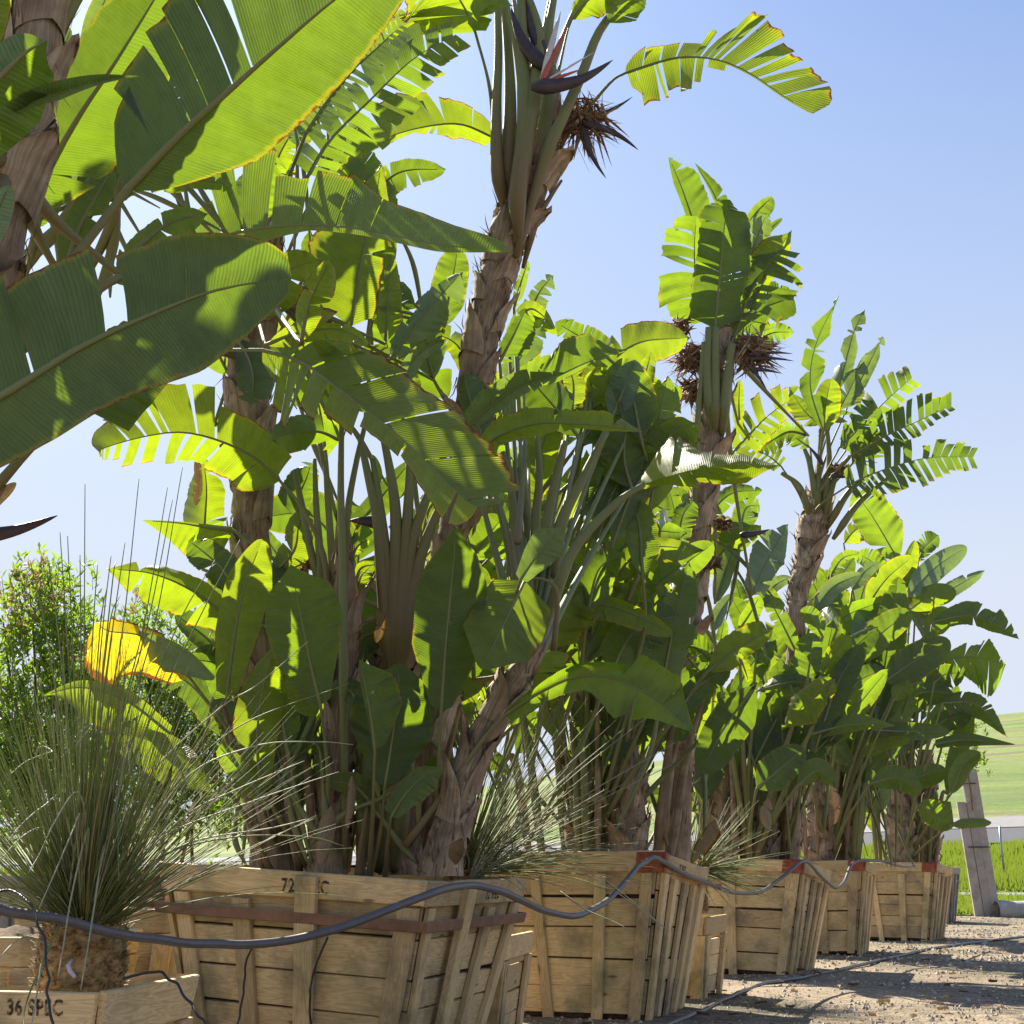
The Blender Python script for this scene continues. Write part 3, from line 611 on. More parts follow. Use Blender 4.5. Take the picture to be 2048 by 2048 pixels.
crate('wooden crate with red corner behind the small greyish crate, third in the row', 1590, 12.9, R(-24), tilt=(R(-4), R(1.5)), seed=8, mids=(1, 3, 2, 2), z0=-.03, h=1.05)
crate('wooden crate with rust red corner between third and last crates', 1728, 15.8, R(-20), tilt=(R(-3), R(-1.5)), seed=9, planks=4, mids=(2, 2, 2, 2), z0=-.02, h=1.04)
crate('farthest red cornered wooden crate, beside the grass and the timber pole', 1866, 19.0, R(-27), tilt=(R(-3), 0), seed=10, planks=6, mids=(2, 3, 2, 2), z0=-.02, h=1.04)
crate('small pale crate behind the farthest red cornered crate', 1903, 25.5, R(-24), s=1.1, h=1.0, seed=12, mids=1, red=False, wood=M_GREYWOOD, group=None)
G36 = 'small wooden crates beside the large ones'
crate('small wooden crate stencilled 36 SPEC holding the foreground grass tree', 212, 4.72, R(-10), s=.74, h=.56, bt=.78, seed=21, mids=0, red=False, planks=3, band=False, group=G36, rimh=.15, text=[(0, .60, .875, .072, '36 SPEC')], soil=.66)
crate('small wooden crate peeking out right of the nearest large crate', 1000, 7.75, R(-12), s=.74, h=.60, bt=.8, seed=22, mids=0, red=False, planks=4, group=G36, rimh=.13, soil=.7)
crate('small greyish crate between the second and third large crates', 1400, 10.7, R(-21), s=.7, h=.60, bt=.8, seed=23, mids=0, red=False, planks=4, group=G36, rimh=.13, soil=.7)
crate('yellowish crate behind the foreground grass tree, left of the nearest large crate', 345, 7.6, R(0), s=.8, h=.74, bt=.78, seed=24, mids=0, red=False, planks=4, group=G36, soil=.8)
crate('low wooden crate full of leaf litter at the left edge', 92, 6.2, R(-8), s=1.0, h=.66, bt=.8, seed=25, mids=0, red=False, planks=3, group=G36, soil=.96)
crate('grey weathered box by the pale path at far left', 92, 13.5, R(-20), s=.9, h=.9, bt=.85, seed=26, mids=1, red=False, wood=M_GREYWOOD, group=None)

# ------------------------------------------------------------------ pole, post, log, pots, hoses
def slab(mb, c0, ex, ey, ez, L=1, W_=.1, mat=0):
    c = [c0, c0 + ex, c0 + ex + ez, c0 + ez]; mb.box8([*c, *[v + ey for v in c]], L, W_, mat); return mb
b0 = P(1975, 1829, 29.3); e = empty('timber_pole', (b0.x, b0.y, 0), 'leaning timber pole wrapped in grey boards, right of the crates', 'pole')
lean = Vector((-.07, 0.02, 1)); mk = lambda x, w, h0, h1, y, mat, nm: (slab(MB(), Vector((x - w / 2, y, 0)) + lean * h0, Vector((w, 0, 0)), Vector((0, .06, 0)), lean * (h1 - h0), .2, 2.0).build(nm, mat, e, smooth=False))
for x, w, h1, y in ((-.20, .19, 2.36, -.10), (-.015, .16, 2.37, -.12), (.155, .17, 3.45, -.11)): mk(x, w, -.05, h1, y, M_GREYWOOD, 'board')
mp = MB(); mp.tube([Vector((.06, 0.06, 0)) + lean * z for z in np.linspace(-.05, 3.75, 12)], [.13] * 12, 10); mp.build('post', M_GREYWOOD, e)
for z in (1.42, 2.0, 2.75): mp = MB(); mp.tube([Vector((math.cos(a) * (.285 if z < 2.5 else .15), math.sin(a) * .155, 0)) + lean * z + Vector((.01 if z < 2.5 else .06, .0, 0)) for a in np.linspace(0, 6.29, 25)], .012, 6); mp.build('strap', M_TUBE, e)
b0 = P(2008, 1760, 44); e = MB().tube([P(2011, 1762, 44), P(2003, 1700, 44), P(1999, 1652, 44)], .035, 8).build('metal_stake', M_METAL); tag(e, 'thin grey metal stake standing in the grass by the timber pole', 'stake')
m = MB(); rows = []
for i in range(14):
    t = i / 13; rows.append([P(1993 + 120 * t, 1822, 29.0) + Vector((0, math.cos(a) * .26, math.sin(a) * (.21 + .03 * mnoise.noise(Vector((t * 4, a, 0)))))) * (.9 if i in (0, 13) else 1) for a in np.linspace(0, 6.283, 17)])
o = m.quadgrid(rows).build('concrete_kerb_block', M_CONC); tag(o, 'pale rounded concrete block on the gravel edge at the right', 'kerb block')
def cable(name, pts, rad_px, label, cat, mat, n=90, group=None):
    Q = cr([(p[0], p[1], p[2]) for p in pts], n); m = MB()
    W3 = [P(*q) + Vector((0, .02 * mnoise.noise(Vector((i * .21, 7, 0))), .012 * mnoise.noise(Vector((i * .17, 3, n))))) for i, q in enumerate(Q)]; m.tube(W3, [rad_px / FPX * pts[0][2]] * n, 10); o = m.build(name, mat); tag(o, label, cat, group); return o
cable('irrigation_hose', [(-40, 1808, 4.4), (0, 1815, 4.43), (130, 1845, 4.55), (300, 1876, 4.85), (420, 1888, 5.15), (540, 1886, 5.35), (660, 1862, 5.5), (770, 1822, 5.65), (870, 1785, 5.9), (940, 1771, 6.2), (1010, 1786, 6.5),
      (1080, 1818, 6.9), (1150, 1831, 7.3), (1215, 1800, 7.8), (1262, 1750, 8.2), (1290, 1723, 8.5), (1312, 1716, 8.7), (1345, 1735, 9.1), (1410, 1764, 10.0), (1475, 1787, 11.0), (1530, 1778, 11.9), (1580, 1742, 12.3), (1610, 1722, 12.6), (1640, 1750, 13.3),
      (1668, 1775, 14.0), (1688, 1765, 14.8), (1706, 1727, 15.3), (1750, 1720, 15.9), (1800, 1732, 17), (1830, 1731, 18.0)], 10, 'thick grey irrigation hose looping in front of the crates', 'hose', M_HOSE, 220)
def gz(px, py): # depth at which the ground is seen at this place
    y = (1024 - py) / FPX; return CAMZ * (CP - y * SP) / -(SP + y * CP)
cable('irrigation_hose', [(x, y, gz(x, y + 3)) for x, y in ((1280, 2075), (1345, 2046), (1400, 2024), (1455, 1996), (1520, 1970), (1600, 1956), (1720, 1930), (1850, 1900), (1960, 1884), (2060, 1872), (2160, 1862))], 5.5, 'grey hose snaking across the gravel at the right', 'hose', M_HOSE, 120)
GT = 'thin black drip tubes'
cable('drip_tube', [(-5, 1783, 4.5), (25, 1782, 4.5), (60, 1810, 4.42), (85, 1870, 4.35), (96, 1950, 4.3), (95, 2000, 4.28), (112, 2070, 4.2)], 2.6, 'black drip tube hanging over the 36 SPEC crate at left', 'drip tube', M_TUBE, 60, GT)
cable('drip_tube', [(245, 1958, 4.7), (290, 1946, 4.7), (328, 1948, 4.7), (365, 1985, 4.68), (400, 2035, 4.6), (425, 2075, 4.6)], 2.6, 'black drip tube crossing the right rim of the 36 SPEC crate', 'drip tube', M_TUBE, 60, GT)
cable('drip_tube', [(508, 1888, 5.3), (492, 1925, 5.5), (487, 1985, 5.6), (475, 2050, 5.65), (470, 2090, 5.7)], 2.3, 'black drip tube hanging between the 72 crate cleats, left one', 'drip tube', M_TUBE, 60, GT)
cable('drip_tube', [(655, 1875, 5.5), (630, 1935, 5.6), (620, 1990, 5.6), (622, 2060, 5.7), (625, 2090, 5.7)], 2.3, 'black drip tube hanging below the stencil of the 72 crate', 'drip tube', M_TUBE, 60, GT)
for i, (x, y, Y, w, h) in enumerate(((478, 1760, 9.2, .22, .30), (395, 1765, 10.5, .26, .34), (295, 1790, 10.0, .2, .5))):
    c = P(x, y, Y); c.z = 0; top = P(x, y, Y).z + h * .3; m = MB(); m.tube([Vector((0, 0, 0)), Vector((0, 0, top - .04)), Vector((0, 0, top - .04)), Vector((0, 0, top))], [w * .75, w, w * 1.08, w * 1.08], 20, u0=0)
    o = m.build('plant_pot', M_POT, smooth=False); o.location = c
    tag(o, ['dark red brown plant pot just behind the nearest crate', 'dark plastic pot farther back behind the foreground grass tree', 'dark pot behind the foreground grass tree, leftmost of the pots'][i], 'pot', 'plastic pots behind the crates')

# ------------------------------------------------------------------ bird of paradise trees and clumps
GB = 'giant birds of paradise growing in the crates'
plant('A', 'F', (-150, 1950), 3.5, 'tall bird of paradise tree cut off by the left edge, nearest of all', 'tree', GB, (20, 330), .034)
plant('C', 'F', (548, 1742), 7.05, 'brown trunked bird of paradise tree in the nearest crate, left of the tallest', 'tree', GB, (525, 560), .026)
plant('B', 'F', (862, 1745), 7.3, 'tallest bird of paradise tree with dark pointed flower bracts against the sky', 'tree', GB, (1055, 380), .034)
plant('D', 'F', (655, 1742), 6.7, 'slender bird of paradise stem with long green stalks in the middle of the nearest crate', 'tree', GB, (688, 1250), .024)
plant('V', 'F', (800, 1742), 6.9, 'short bird of paradise stem whose bare stalks open in a fan', 'tree', GB, (795, 1230), .03)
plant('N', 'F', (885, 1748), 6.45, 'bird of paradise trunk leaning right out of the nearest crate', 'tree', GB, (1060, 1345), .03)
plant('S', 'F', (720, 1750), 6.6, 'low bird of paradise suckers at the foot of the trunks in the nearest crate', 'plant', GB)
plant('G', 'F', (1350, 1728), 9.9, 'bird of paradise tree with upright tattered crown in the second crate', 'tree', GB, (1440, 680), .032)
plant('Q', 'F', (1165, 1730), 9.4, 'dense bird of paradise clump in the second crate', 'plant', GB)
plant('H', 'F', (1580, 1735), 13.5, 'bird of paradise tree with fan of narrow tattered leaves against the sky', 'tree', GB, (1620, 1040), .036)
plant('I', 'F', (1500, 1738), 13.2, 'leafy bird of paradise clump in the third crate', 'plant', GB, pl_r=.034)
plant('J', 'F', (1660, 1730), 16.3, 'leafy bird of paradise clump in the fourth crate', 'plant', GB, pl_r=.034)
plant('K', 'F', (1810, 1738), 19.7, 'leafy bird of paradise clump in the last crate beside the timber pole', 'plant', GB, pl_r=.036)

# trunks
trunk('A', 'F', 3.5, [(92, -160), (82, -40), (72, 80), (50, 210), (15, 380), (-35, 560), (-90, 760), (-140, 1050), (-160, 1500), (-160, 2300)][::-1], [80, 72, 66, 64, 62, 62, 60, 58, 56, 52], 3, 13)
trunk('C', 'F', 7.05, [(548, 1750), (535, 1500), (512, 1250), (502, 1080), (502, 960), (496, 850), (498, 740), (512, 600), (525, 480), (535, 400)], [46, 42, 40, 38, 40, 44, 46, 48, 44, 30], 4, 14)
trunk('B', 'F', [7.3, 7.2], [(862, 1750), (864, 1500), (875, 1250), (902, 1090), (935, 950), (942, 820), (958, 700), (982, 600), (1002, 520), (1030, 430), (1062, 350), (1085, 270), (1100, 150)], [46, 42, 38, 34, 33, 35, 37, 38, 40, 46, 50, 40, 26], 5, 20)
trunk('D', 'F', 6.7, [(655, 1750), (668, 1600), (680, 1450), (690, 1300), (690, 1180), (685, 1050)], [40, 34, 30, 28, 26, 14], 6, 8, smax=.7)
trunk('V', 'F', 6.9, [(800, 1750), (795, 1600), (788, 1450), (790, 1360), (794, 1290), (798, 1220)], [44, 40, 36, 40, 42, 26], 7, 9, smax=.8)
trunk('N', 'F', 6.45, [(878, 1752), (897, 1670), (920, 1590), (950, 1500), (990, 1420), (1035, 1350), (1075, 1290)], [46, 38, 34, 31, 31, 30, 20], 8, 7, smax=.7)
trunk('G', 'F', 9.9, [(1350, 1735), (1358, 1500), (1372, 1300), (1388, 1180), (1398, 1060), (1412, 940), (1425, 830), (1438, 740), (1446, 660)], [30, 28, 25, 24, 25, 27, 30, 30, 20], 9, 14)
trunk('Q', 'F', 9.5, [(1165, 1735), (1172, 1550), (1180, 1400), (1176, 1280)], [36, 32, 30, 16], 10, 7, smax=.7)
trunk('Q', 'F', 9.2, [(1255, 1735), (1262, 1600), (1250, 1450)], [34, 30, 16], 11, 5, smax=.7)
trunk('H', 'F', 13.5, [(1580, 1740), (1582, 1500), (1592, 1270), (1598, 1180), (1616, 1110), (1630, 1040), (1636, 980)], [21, 20, 18, 21, 26, 30, 18], 12, 13)
for pk, x, xt, y1, Y in (('I', 1440, 1445, 1500, 13.2), ('I', 1530, 1535, 1480, 13.5), ('J', 1640, 1640, 1500, 16.2), ('J', 1690, 1700, 1480, 16.5), ('K', 1800, 1805, 1530, 19.5), ('K', 1852, 1850, 1500, 19.9)):
    trunk(pk, 'F', Y, [(x, 1745), ((x + xt) / 2, 1620), (xt, y1)], [26, 25, 14], int(x), 6, smax=.75)

# A, the nearest tree; big leaves carry painted shade through the deep tone
leaf('A', 1, (3.45, 3.0), [(700, 1050), (1000, 740), (1300, 470), (1560, 240), (1870, -20), (2300, -330)], 560, 400, (5, 0), 'd', (.35, .25), [(430, 1400), (250, 1620), (60, 1900)][::-1], tw=.10, gap=.03, rag=.03, sweep=(.5, .5), segs=([(0, .125, (300, 400)), (.127, .235, (460, 520)), (.24, .30, 560), (.302, .39, 600), (.395, .47, 600), (.476, 1, (600, 400))], None))
leaf('A', 1, (2.9, 3.0), [(-480, 2420), (0, 2190), (420, 1930), (850, 1730), (1200, 1600), (1610, 1530)], [560, 700, 600, 480, 330, 190], [350, 350, 370, 400, 330, 200], (3, 0), 'd', (.5, .15), [(-1200, 3000), (-800, 2600)], tw=.12, gap=.10, rag=.04, sweep=(.45, .4), segs=([(0, .283, 600), (.29, .475, (560, 530)), (.53, .70, (420, 400)), (.703, 1, (390, 230))], None))
leaf('A', 1, (3.9, 3.6), [(150, 1180), (300, 880), (450, 620), (620, 370), (850, 0), (1010, -280)], 340, 330, (1, 1), 'd', (.3, .3), [(60, 1500), (100, 1350)], tw=.12, gap=.03)
leaf('A', 1, (2.9, 2.8), [(-340, 720), (-100, 520), (130, 300), (262, 225)], [200, 170, 120, 10], [330, 330, 200, 10], 0, 'g', (.2, .9))
leaf('A', 1, (3.0, 2.9), [(-150, 700), (60, 600), (300, 510), (540, 440), (770, 420)], [20, 55, 60, 30, 5], [20, 30, 50, 30, 5], 0, 'p', (-2.2, -1.6), nop=True)
leaf('A', 1, (3.1, 3.1), [(-150, 1420), (-60, 1250), (50, 1020)], 70, 100, 0, 'p')
leaf('A', 1, (3.2, 3.1), [(-250, 350), (-120, 200), (20, -120)], 90, 130, 0, 'y')
leaf('A', 4, (3.3, 3.5), [(420, 440), (600, 290), (850, 130), (1150, -20)], 260, [300, 260, 180, 40], (1, 0), 'd', (.3, .25), [(-500, 1300), (-150, 1030), (150, 700)], tw=.1, gap=.02, r=.026)
leaf('A', 1, (3.5, 3.7), [(600, 1560), (760, 1480), (900, 1400), (1130, 1320)], 60, 90, 1, 'g', (.5, -.4), [(100, 1900), (400, 1700)])
leaf('A', 1, (4.1, 4.2), [(350, 1560), (420, 1300), (520, 1100), (640, 900)], 120, 100, 1, 'd')
leaf('A', 1, (4.0, 4.1), [(640, 1500), (800, 1330), (960, 1220), (1150, 1180)], 90, 110, 2, 'g')
# unseen crown of the same tree above and left, with leaves added for shade
for i, (x0, y0, x1, y1, w, Y1) in enumerate(((60, -200, -500, -900, 150, 3.4), (100, -250, 400, -1000, 160, 3.9), (90, -230, 900, -700, 160, 4.3), (60, -150, -700, -300, 150, 3.0), (110, -300, 300, -1200, 150, 4.8), (80, -100, 640, -420, 190, 4.5), (120, -160, 760, -330, 180, 4.2), (100, -260, 520, -640, 190, 4.0), (40, -60, -260, -500, 180, 4.4), (0, 150, -420, -120, 180, 4.3), (-20, 380, -500, 200, 170, 4.0), (0, 100, -600, 300, 140, 3.6), (90, -300, -100, -1100, 150, 4.6), (70, -200, 1000, -380, 130, 5.0))):
    leaf('A', 'F', (3.6, Y1), [(x0 + (x1 - x0) * .35, y0 + (y1 - y0) * .35 - 60), (x0 + (x1 - x0) * .65, y0 + (y1 - y0) * .65 - 90), (x1, y1)], w, w, 4, 'g', (.7, .7))
spathe('A', 4, 3.3, (-260, 1170), (318, 1052), 60, .06)
leaf('A', 4, (3.4, 3.4), [(-300, 1250), (-60, 1000), (90, 870)], 40, 40, 0, 'b', nop=True)

# C
leaf('C', 'F', (6.6, 4.9), [(362, 512), (435, 478), (507, 458), (616, 449), (720, 458), (803, 474), (890, 491), (1022, 503)], [60, 150, 170, 190, 130, 60, 45, 10], [70, 60, 30, 12, 12, 14, 16, 6], (6, 0), 'g', (.1, .4), [(525, 640), (470, 620), (390, 560)], gap=.06, tw=.15, rag=.05, segs=([(0, .16, (60, 110)), (.165, .24, (140, 165)), (.25, .325, 172), (.335, .41, (150, 135)), (.415, .50, (130, 120)), (.505, .60, (110, 70)), (.602, 1, (72, 40))], None), sweep=(.25, .3))
leaf('C', 2, (6.2, 6.4), [(40, 980), (160, 780), (400, 540), (620, 330), (860, 190)], [120, 190, 200, 150, 20], [120, 170, 200, 140, 20], 10, 'g', (.3, .2), segs=(comb(12, [130, 200, 210, 160, 90], .86, seed=13), comb(14, [130, 190, 210, 160, 80], .82, seed=14)))
leaf('C', 2, (6.0, 6.1), [(30, 740), (150, 560), (300, 380), (430, 260), (570, 130)], 140, 120, 9, 'p', (-1.2, -.6), segs=(comb(22, [130, 150, 120, 70], .7, seed=15), comb(22, [110, 130, 110, 60], .66, seed=16)))
leaf('C', 2, (6.6, 6.8), [(280, 1800), (330, 1480), (370, 1290), (420, 1080), (450, 890)], [280, 320, 230, 150, 20], [150, 160, 130, 80, 20], (1, 1), 'y', (.1, .2))
leaf('C', 1, (6.4, 6.4), [(1330, 1300), (1380, 1150), (1450, 980), (1520, 850)], 170, 160, 1, 'g')
leaf('C', 'F', (6.3, 5.4), [(525, 700), (600, 722), (650, 757), (727, 817), (788, 864), (854, 925), (920, 990), (955, 1015)], [70, 100, 130, 150, 140, 140, 90, 10], [60, 105, 80, 60, 30, 25, 60, 10], (8, 7), 'y', (.25, .3), [(505, 720), (430, 702), (390, 700)], tw=.18, rag=.12, sweep=(.85, .3), segs=([(.02, .10, 120), (.105, .20, 110), (.21, .34, (105, 120)), (.345, .52, (112, 120)), (.525, .70, (120, 118)), (.705, .90, (120, 90)), (.91, 1, (70, 30))], [(0, .05, 60), (.06, .10, 105), (.105, .145, 118), (.15, .195, 120), (.22, .30, 62), (.32, .42, 52), (.44, .62, 30), (.63, .84, (26, 60)), (.85, 1, (60, 20))]))
leaf('C', 'F', (6.1, 5.9), [(530, 690), (600, 665), (680, 660), (740, 690)], 22, 26, 3, 'y', (-.9, .5))
leaf('C', 'F', (6.6, 6.3), [(520, 640), (545, 590), (580, 540), (640, 520)], 50, 60, 2, 'y')
leaf('C', 4, (6.9, 6.6), [(1300, 60), (1380, 200), (1400, 330), (1380, 430)], 150, 120, 1, 'd')
leaf('C', 4, (7.3, 7.4), [(1180, 560), (1300, 480), (1420, 470), (1500, 530)], 60, 130, 2, 'y')
leaf('C', 4, (6.6, 6.3), [(1880, 640), (1760, 590), (1600, 600), (1500, 640)], [60, 130, 130, 90], [60, 110, 100, 60], 1, 'g', (.4, .2))
leaf('C', 1, (5.6, 5.4), [(1660, 1900), (1700, 1700), (1740, 1600), (1830, 1420)], 80, 110, 2, 'y')
leaf('C', 2, (7.7, 7.8), [(160, 1900), (110, 1650), (60, 1400), (60, 1270)], 70, 60, 1, 'd')
leaf('C', 2, (7.4, 7.6), [(700, 1750), (560, 1600), (480, 1480)], 60, 50, 6, 'd', gap=.3)
leaf('C', 2, (7.3, 7.3), [(470, 1900), (480, 1750), (490, 1600), (500, 1400)], 60, 90, 2, 'y')
leaf('C', 2, (7.1, 7.1), [(480, 2000), (640, 1800), (760, 1650), (900, 1500)], 80, 130, 4, 'p', gap=.2)
leaf('C', 2, (7.7, 7.9), [(800, 1800), (820, 1650), (850, 1500), (870, 1370)], 110, 90, 0, 'g')
leaf('C', 2, (7.5, 7.7), [(740, 2100), (700, 1950), (690, 1800), (740, 1600)], 110, 120, 3, 'd')
leaf('C', 2, (6.9, 6.9), [(560, 2150), (620, 2000), (700, 1920), (800, 1880)], 50, 60, 4, 'p', (-1.5, .4))
leaf('C', 2, (7.4, 7.5), [(300, 2050), (380, 1950), (560, 1980), (640, 2060)], 50, 60, 3, 'p', (-1.3, .3))

# B, the tallest
def stalk(pk, z, Y, pts, rad, name='petiole', inset=.14, u0=.25):
    q = PL[pk]; s = ZN[z][2]; C = cr([Z(z, p) for p in pts], 20); rr = cr([(r / s / FPX * (Y if not isinstance(Y, tuple) else Y[0]),) for r in rad], 20)[:, 0]
    rr = [r_ * min(1, .45 + i * .14) for i, r_ in enumerate(rr)]
    MB().tube([P(C[i][0], C[i][1], (Y if not isinstance(Y, tuple) else Y[0] + (Y[1] - Y[0]) * i / 19) + inset * max(0, 1 - i / 5)) for i in range(20)], list(rr), 10, u0=u0).build(name, M_STALK if name == 'petiole' else M_SHEATH, q['o'], q['org'])
stalk('B', 2, 7.05, [(1150, 1200), (1090, 950), (1085, 600), (1095, 300), (1090, -60)], [50, 42, 32, 26, 22], u0=-.3); stalk('B', 2, 7.1, [(1180, 1200), (1150, 950), (1160, 600), (1150, 300), (1120, -60)], [50, 50, 40, 30, 24], u0=-.3)
stalk('B', 2, 7.0, [(1190, 1350), (1240, 850), (1290, 500), (1320, 200), (1240, -80)], [50, 52, 44, 34, 20], u0=-.3); stalk('B', 2, 7.1, [(1200, 1400), (1330, 800), (1380, 450), (1370, 200), (1410, -60)], [50, 48, 44, 30, 20], u0=-.3)
stalk('B', 2, 7.0, [(1190, 1420), (1350, 880), (1450, 650), (1560, 400), (1660, 160), (1840, -60)], [46, 42, 36, 32, 28, 26], u0=-.3)
stalk('B', 2, 7.0, [(1220, 1350), (1200, 1100), (1240, 700), (1230, 300), (1220, -60)], [40, 55, 50, 40, 26], u0=-.3)
leaf('B', 2, (6.9, 6.7), [(968, 180), (900, 30), (800, -100), (560, -260)], [330, 380, 340, 120], [120, 230, 260, 60], (4, 1), 'y', (.3, .2), [(1080, 1000), (1070, 700), (1040, 450)], gap=.06, r=.022)
leaf('B', 2, (6.8, 6.5), [(960, 170), (1010, 60), (1080, 20), (1185, 35)], [60, 100, 90, 10], [60, 70, 40, 10], 1, 'g', (.6, .3), nop=True)
leaf('B', 2, (7.3, 6.8), [(1080, 765), (880, 685), (650, 708), (450, 775), (200, 912)], [60, 90, 20, 40, 10], [90, 160, 250, 200, 10], (3, 7), 'y', (.3, .4), [(1120, 1000), (1110, 850)], gap=.08, rag=.12, r=.018)
leaf('B', 2, (7.0, 6.9), [(900, 40), (720, 90), (560, 150), (420, 270)], 80, 110, 5, 'y', (.3, .3), nop=True)
leaf('B', 9, (7.0, 6.4), [(195, 565), (420, 490), (600, 445), (800, 445), (1000, 490), (1200, 590), (1400, 730), (1640, 880)], [150, 130, 110, 400, 430, 330, 260, 110], [130, 300, 260, 240, 60, 12, 12, 10], (13, 9), 'y', (.35, .3), [(-420, 1400), (-260, 1050), (-60, 800), (100, 620)], gap=.34, tw=.22, rag=.13, r=.02, sweep=(.8, -.1), segs=([(0, .08, 150), (.085, .17, (140, 125)), (.18, .27, 115), (.28, .37, 110), (.372, .405, 230), (.415, .445, 400), (.45, .475, 430), (.482, .51, 420), (.522, .60, (430, 400)), (.615, .665, 330), (.68, .725, 300), (.738, .775, 290), (.79, .865, (300, 290)), (.87, 1, (270, 150))], [(.01, .05, (120, 200)), (.054, .14, 250), (.146, .165, 275), (.185, .295, 215), (.30, .385, 215), (.392, .435, 180), (.46, .56, 65), (.56, 1, 14)]))
leaf('B', 9, (6.9, 6.7), [(60, 180), (180, 20), (300, -120)], 170, 200, 3, 'g', (.4, .3), nop=True)
leaf('B', 2, (7.0, 6.8), [(1500, 110), (1560, 30), (1680, -60), (1850, -160)], 60, 120, 3, 'y', (.4, .3), [(1240, 1000), (1400, 500), (1470, 200)], r=.014)
for i, (x1, y1, Y1) in enumerate(((700, -700, 6.0), (1000, -900, 7.6), (1300, -800, 8.0), (1500, -500, 8.3), (850, -500, 8.4))):
    leaf('B', 'F', (7.2, Y1), [(1080 + (x1 - 1080) * .3, 100 + (y1 - 100) * .35), (1080 + (x1 - 1080) * .6, 100 + (y1 - 100) * .75), (x1, y1)], 80, 80, 8, 'g', (.5, .5))
spathe('B', 2, 6.85, (1275, 480), (1728, 330), 62, .10, sep=(((1560, 380), 1, .012), ((1440, 60), 0, .02), ((1470, 150), 1, .016), ((1400, 300), 1, .02), ((1620, 290), 0, .008)))
spathe('B', 2, 6.95, (1370, 380), (1165, 40), 62, -.10); spathe('B', 2, 7.0, (1345, 300), (1250, -20), 56, -.05)
dryflower('B', 2, 7.2, (1560, 640), 260, 190, 3, .5); spathe('B', 2, 7.15, (1560, 680), (1868, 828), 32, -.08); spathe('B', 2, 7.15, (1560, 700), (1690, 985), 26, .06); spathe('B', 2, 7.25, (1600, 650), (1835, 535), 20, .05)
stalk('B', 2, 7.2, [(1230, 1480), (1300, 1230), (1380, 1090), (1445, 995)], [26, 22, 14, 8], 'dry_leaf_stalk')

# D and the front leaves in the nearest crate
leaf('D', 4, (6.6, 6.1), [(1545, 860), (1400, 730), (1200, 635), (1000, 592), (800, 615), (600, 670), (545, 700)], [120, 190, 150, 140, 110, 60, 10], [110, 190, 230, 290, 210, 130, 10], (8, 9), 'y', (.3, .3), [(1830, 1600), (1780, 1250), (1660, 1000)], tw=.2, rag=.08, r=.02, sweep=(.55, .45), segs=([(0, .13, 190), (.135, .30, 175), (.31, .375, 150), (.39, .45, 150), (.475, .54, 160), (.59, .65, 145), (.68, .73, 130), (.76, .79, 75), (.82, .86, 60), (.88, .92, 50), (.94, 1, 30)], [(.02, .16, (150, 180)), (.165, .335, (200, 230)), (.345, .42, 285), (.43, .55, 285), (.558, .585, 280), (.595, .655, 245), (.665, .73, 205), (.74, 1, (150, 30))]))
leaf('D', 4, (6.1, 5.9), [(1770, 2100), (1720, 1900), (1680, 1700), (1640, 1500), (1605, 1320)], [60, 190, 210, 170, 20], [60, 170, 230, 200, 20], 0, 'g', (.2, .1), [(1800, 3000), (1810, 2500)], r=.018)
leaf('D', 4, (6.3, 6.2), [(1250, 2050), (1290, 1750), (1350, 1450), (1450, 1180)], [60, 110, 110, 60], [60, 130, 150, 80], 0, 'y', (.15, .3))
leaf('D', 4, (6.7, 6.4), [(1300, 1660), (1100, 1490), (850, 1375), (582, 1345)], [80, 210, 190, 30], [80, 110, 80, 10], (2, 1), 'y', (.2, .4))
leaf('D', 4, (6.9, 6.8), [(1290, 1135), (1150, 1120), (1000, 1095), (783, 1078)], [150, 190, 120, 8], [20, 20, 10, 5], 0, 'y', (.2, .2))
leaf('D', 4, (7.0, 6.9), [(1120, 1350), (1130, 1100), (1140, 900), (1120, 730)], [120, 140, 110, 40], [100, 130, 130, 50], (2, 3), 'y', (.2, .3))
leaf('D', 4, (6.8, 6.7), [(1080, 1000), (1095, 860), (1080, 720)], 28, 30, 2, 'b', nop=True)
leaf('D', 4, (6.6, 6.6), [(1320, 1500), (1230, 1350), (1120, 1250), (1040, 1190)], 110, 120, 1, 'd')
leaf('D', 4, (6.8, 6.8), [(1480, 1400), (1620, 1250), (1650, 1100), (1690, 1010)], 90, 90, 2, 'y')
leaf('D', 4, (6.9, 6.9), [(1640, 1100), (1650, 950), (1690, 850), (1720, 760)], 140, 90, 1, 'd')
leaf('D', 4, (6.3, 6.1), [(1050, 1950), (900, 1780), (760, 1710), (600, 1690), (525, 1640)], [100, 270, 320, 270, 120], [30, 70, 60, 90, 40], (3, 2), 'Y', (.3, .4), [(1700, 3000), (1300, 2300)], r=.016, rag=.1)
leaf('D', 4, (6.2, 6.2), [(1180, 1960), (1060, 1850), (940, 1760), (760, 1690)], [40, 170, 160, 30], [20, 30, 20, 10], (2, 0), 'p', (.3, -.8), nop=True)
leaf('D', 7, (6.2, 6.0), [(940, 330), (700, 150), (450, 75), (225, 122)], [110, 190, 150, 10], [40, 60, 40, 5], (1, 0), 'y', (.2, .5), [(1500, 1100), (1300, 700)], r=.018)
leaf('D', 7, (6.3, 5.9), [(560, 330), (760, 350), (1000, 460), (1175, 680)], [30, 60, 90, 20], [60, 170, 190, 30], (1, 3), 'y', (.3, .2), nop=True)
leaf('D', 7, (6.4, 6.2), [(1440, 660), (1420, 350), (1450, 100), (1520, -150)], [60, 140, 120, 40], [60, 130, 130, 50], 0, 'y', (.2, .1))
leaf('D', 7, (6.3, 6.2), [(1480, 740), (1380, 600), (1280, 480), (1195, 385)], 70, 60, 1, 'g')
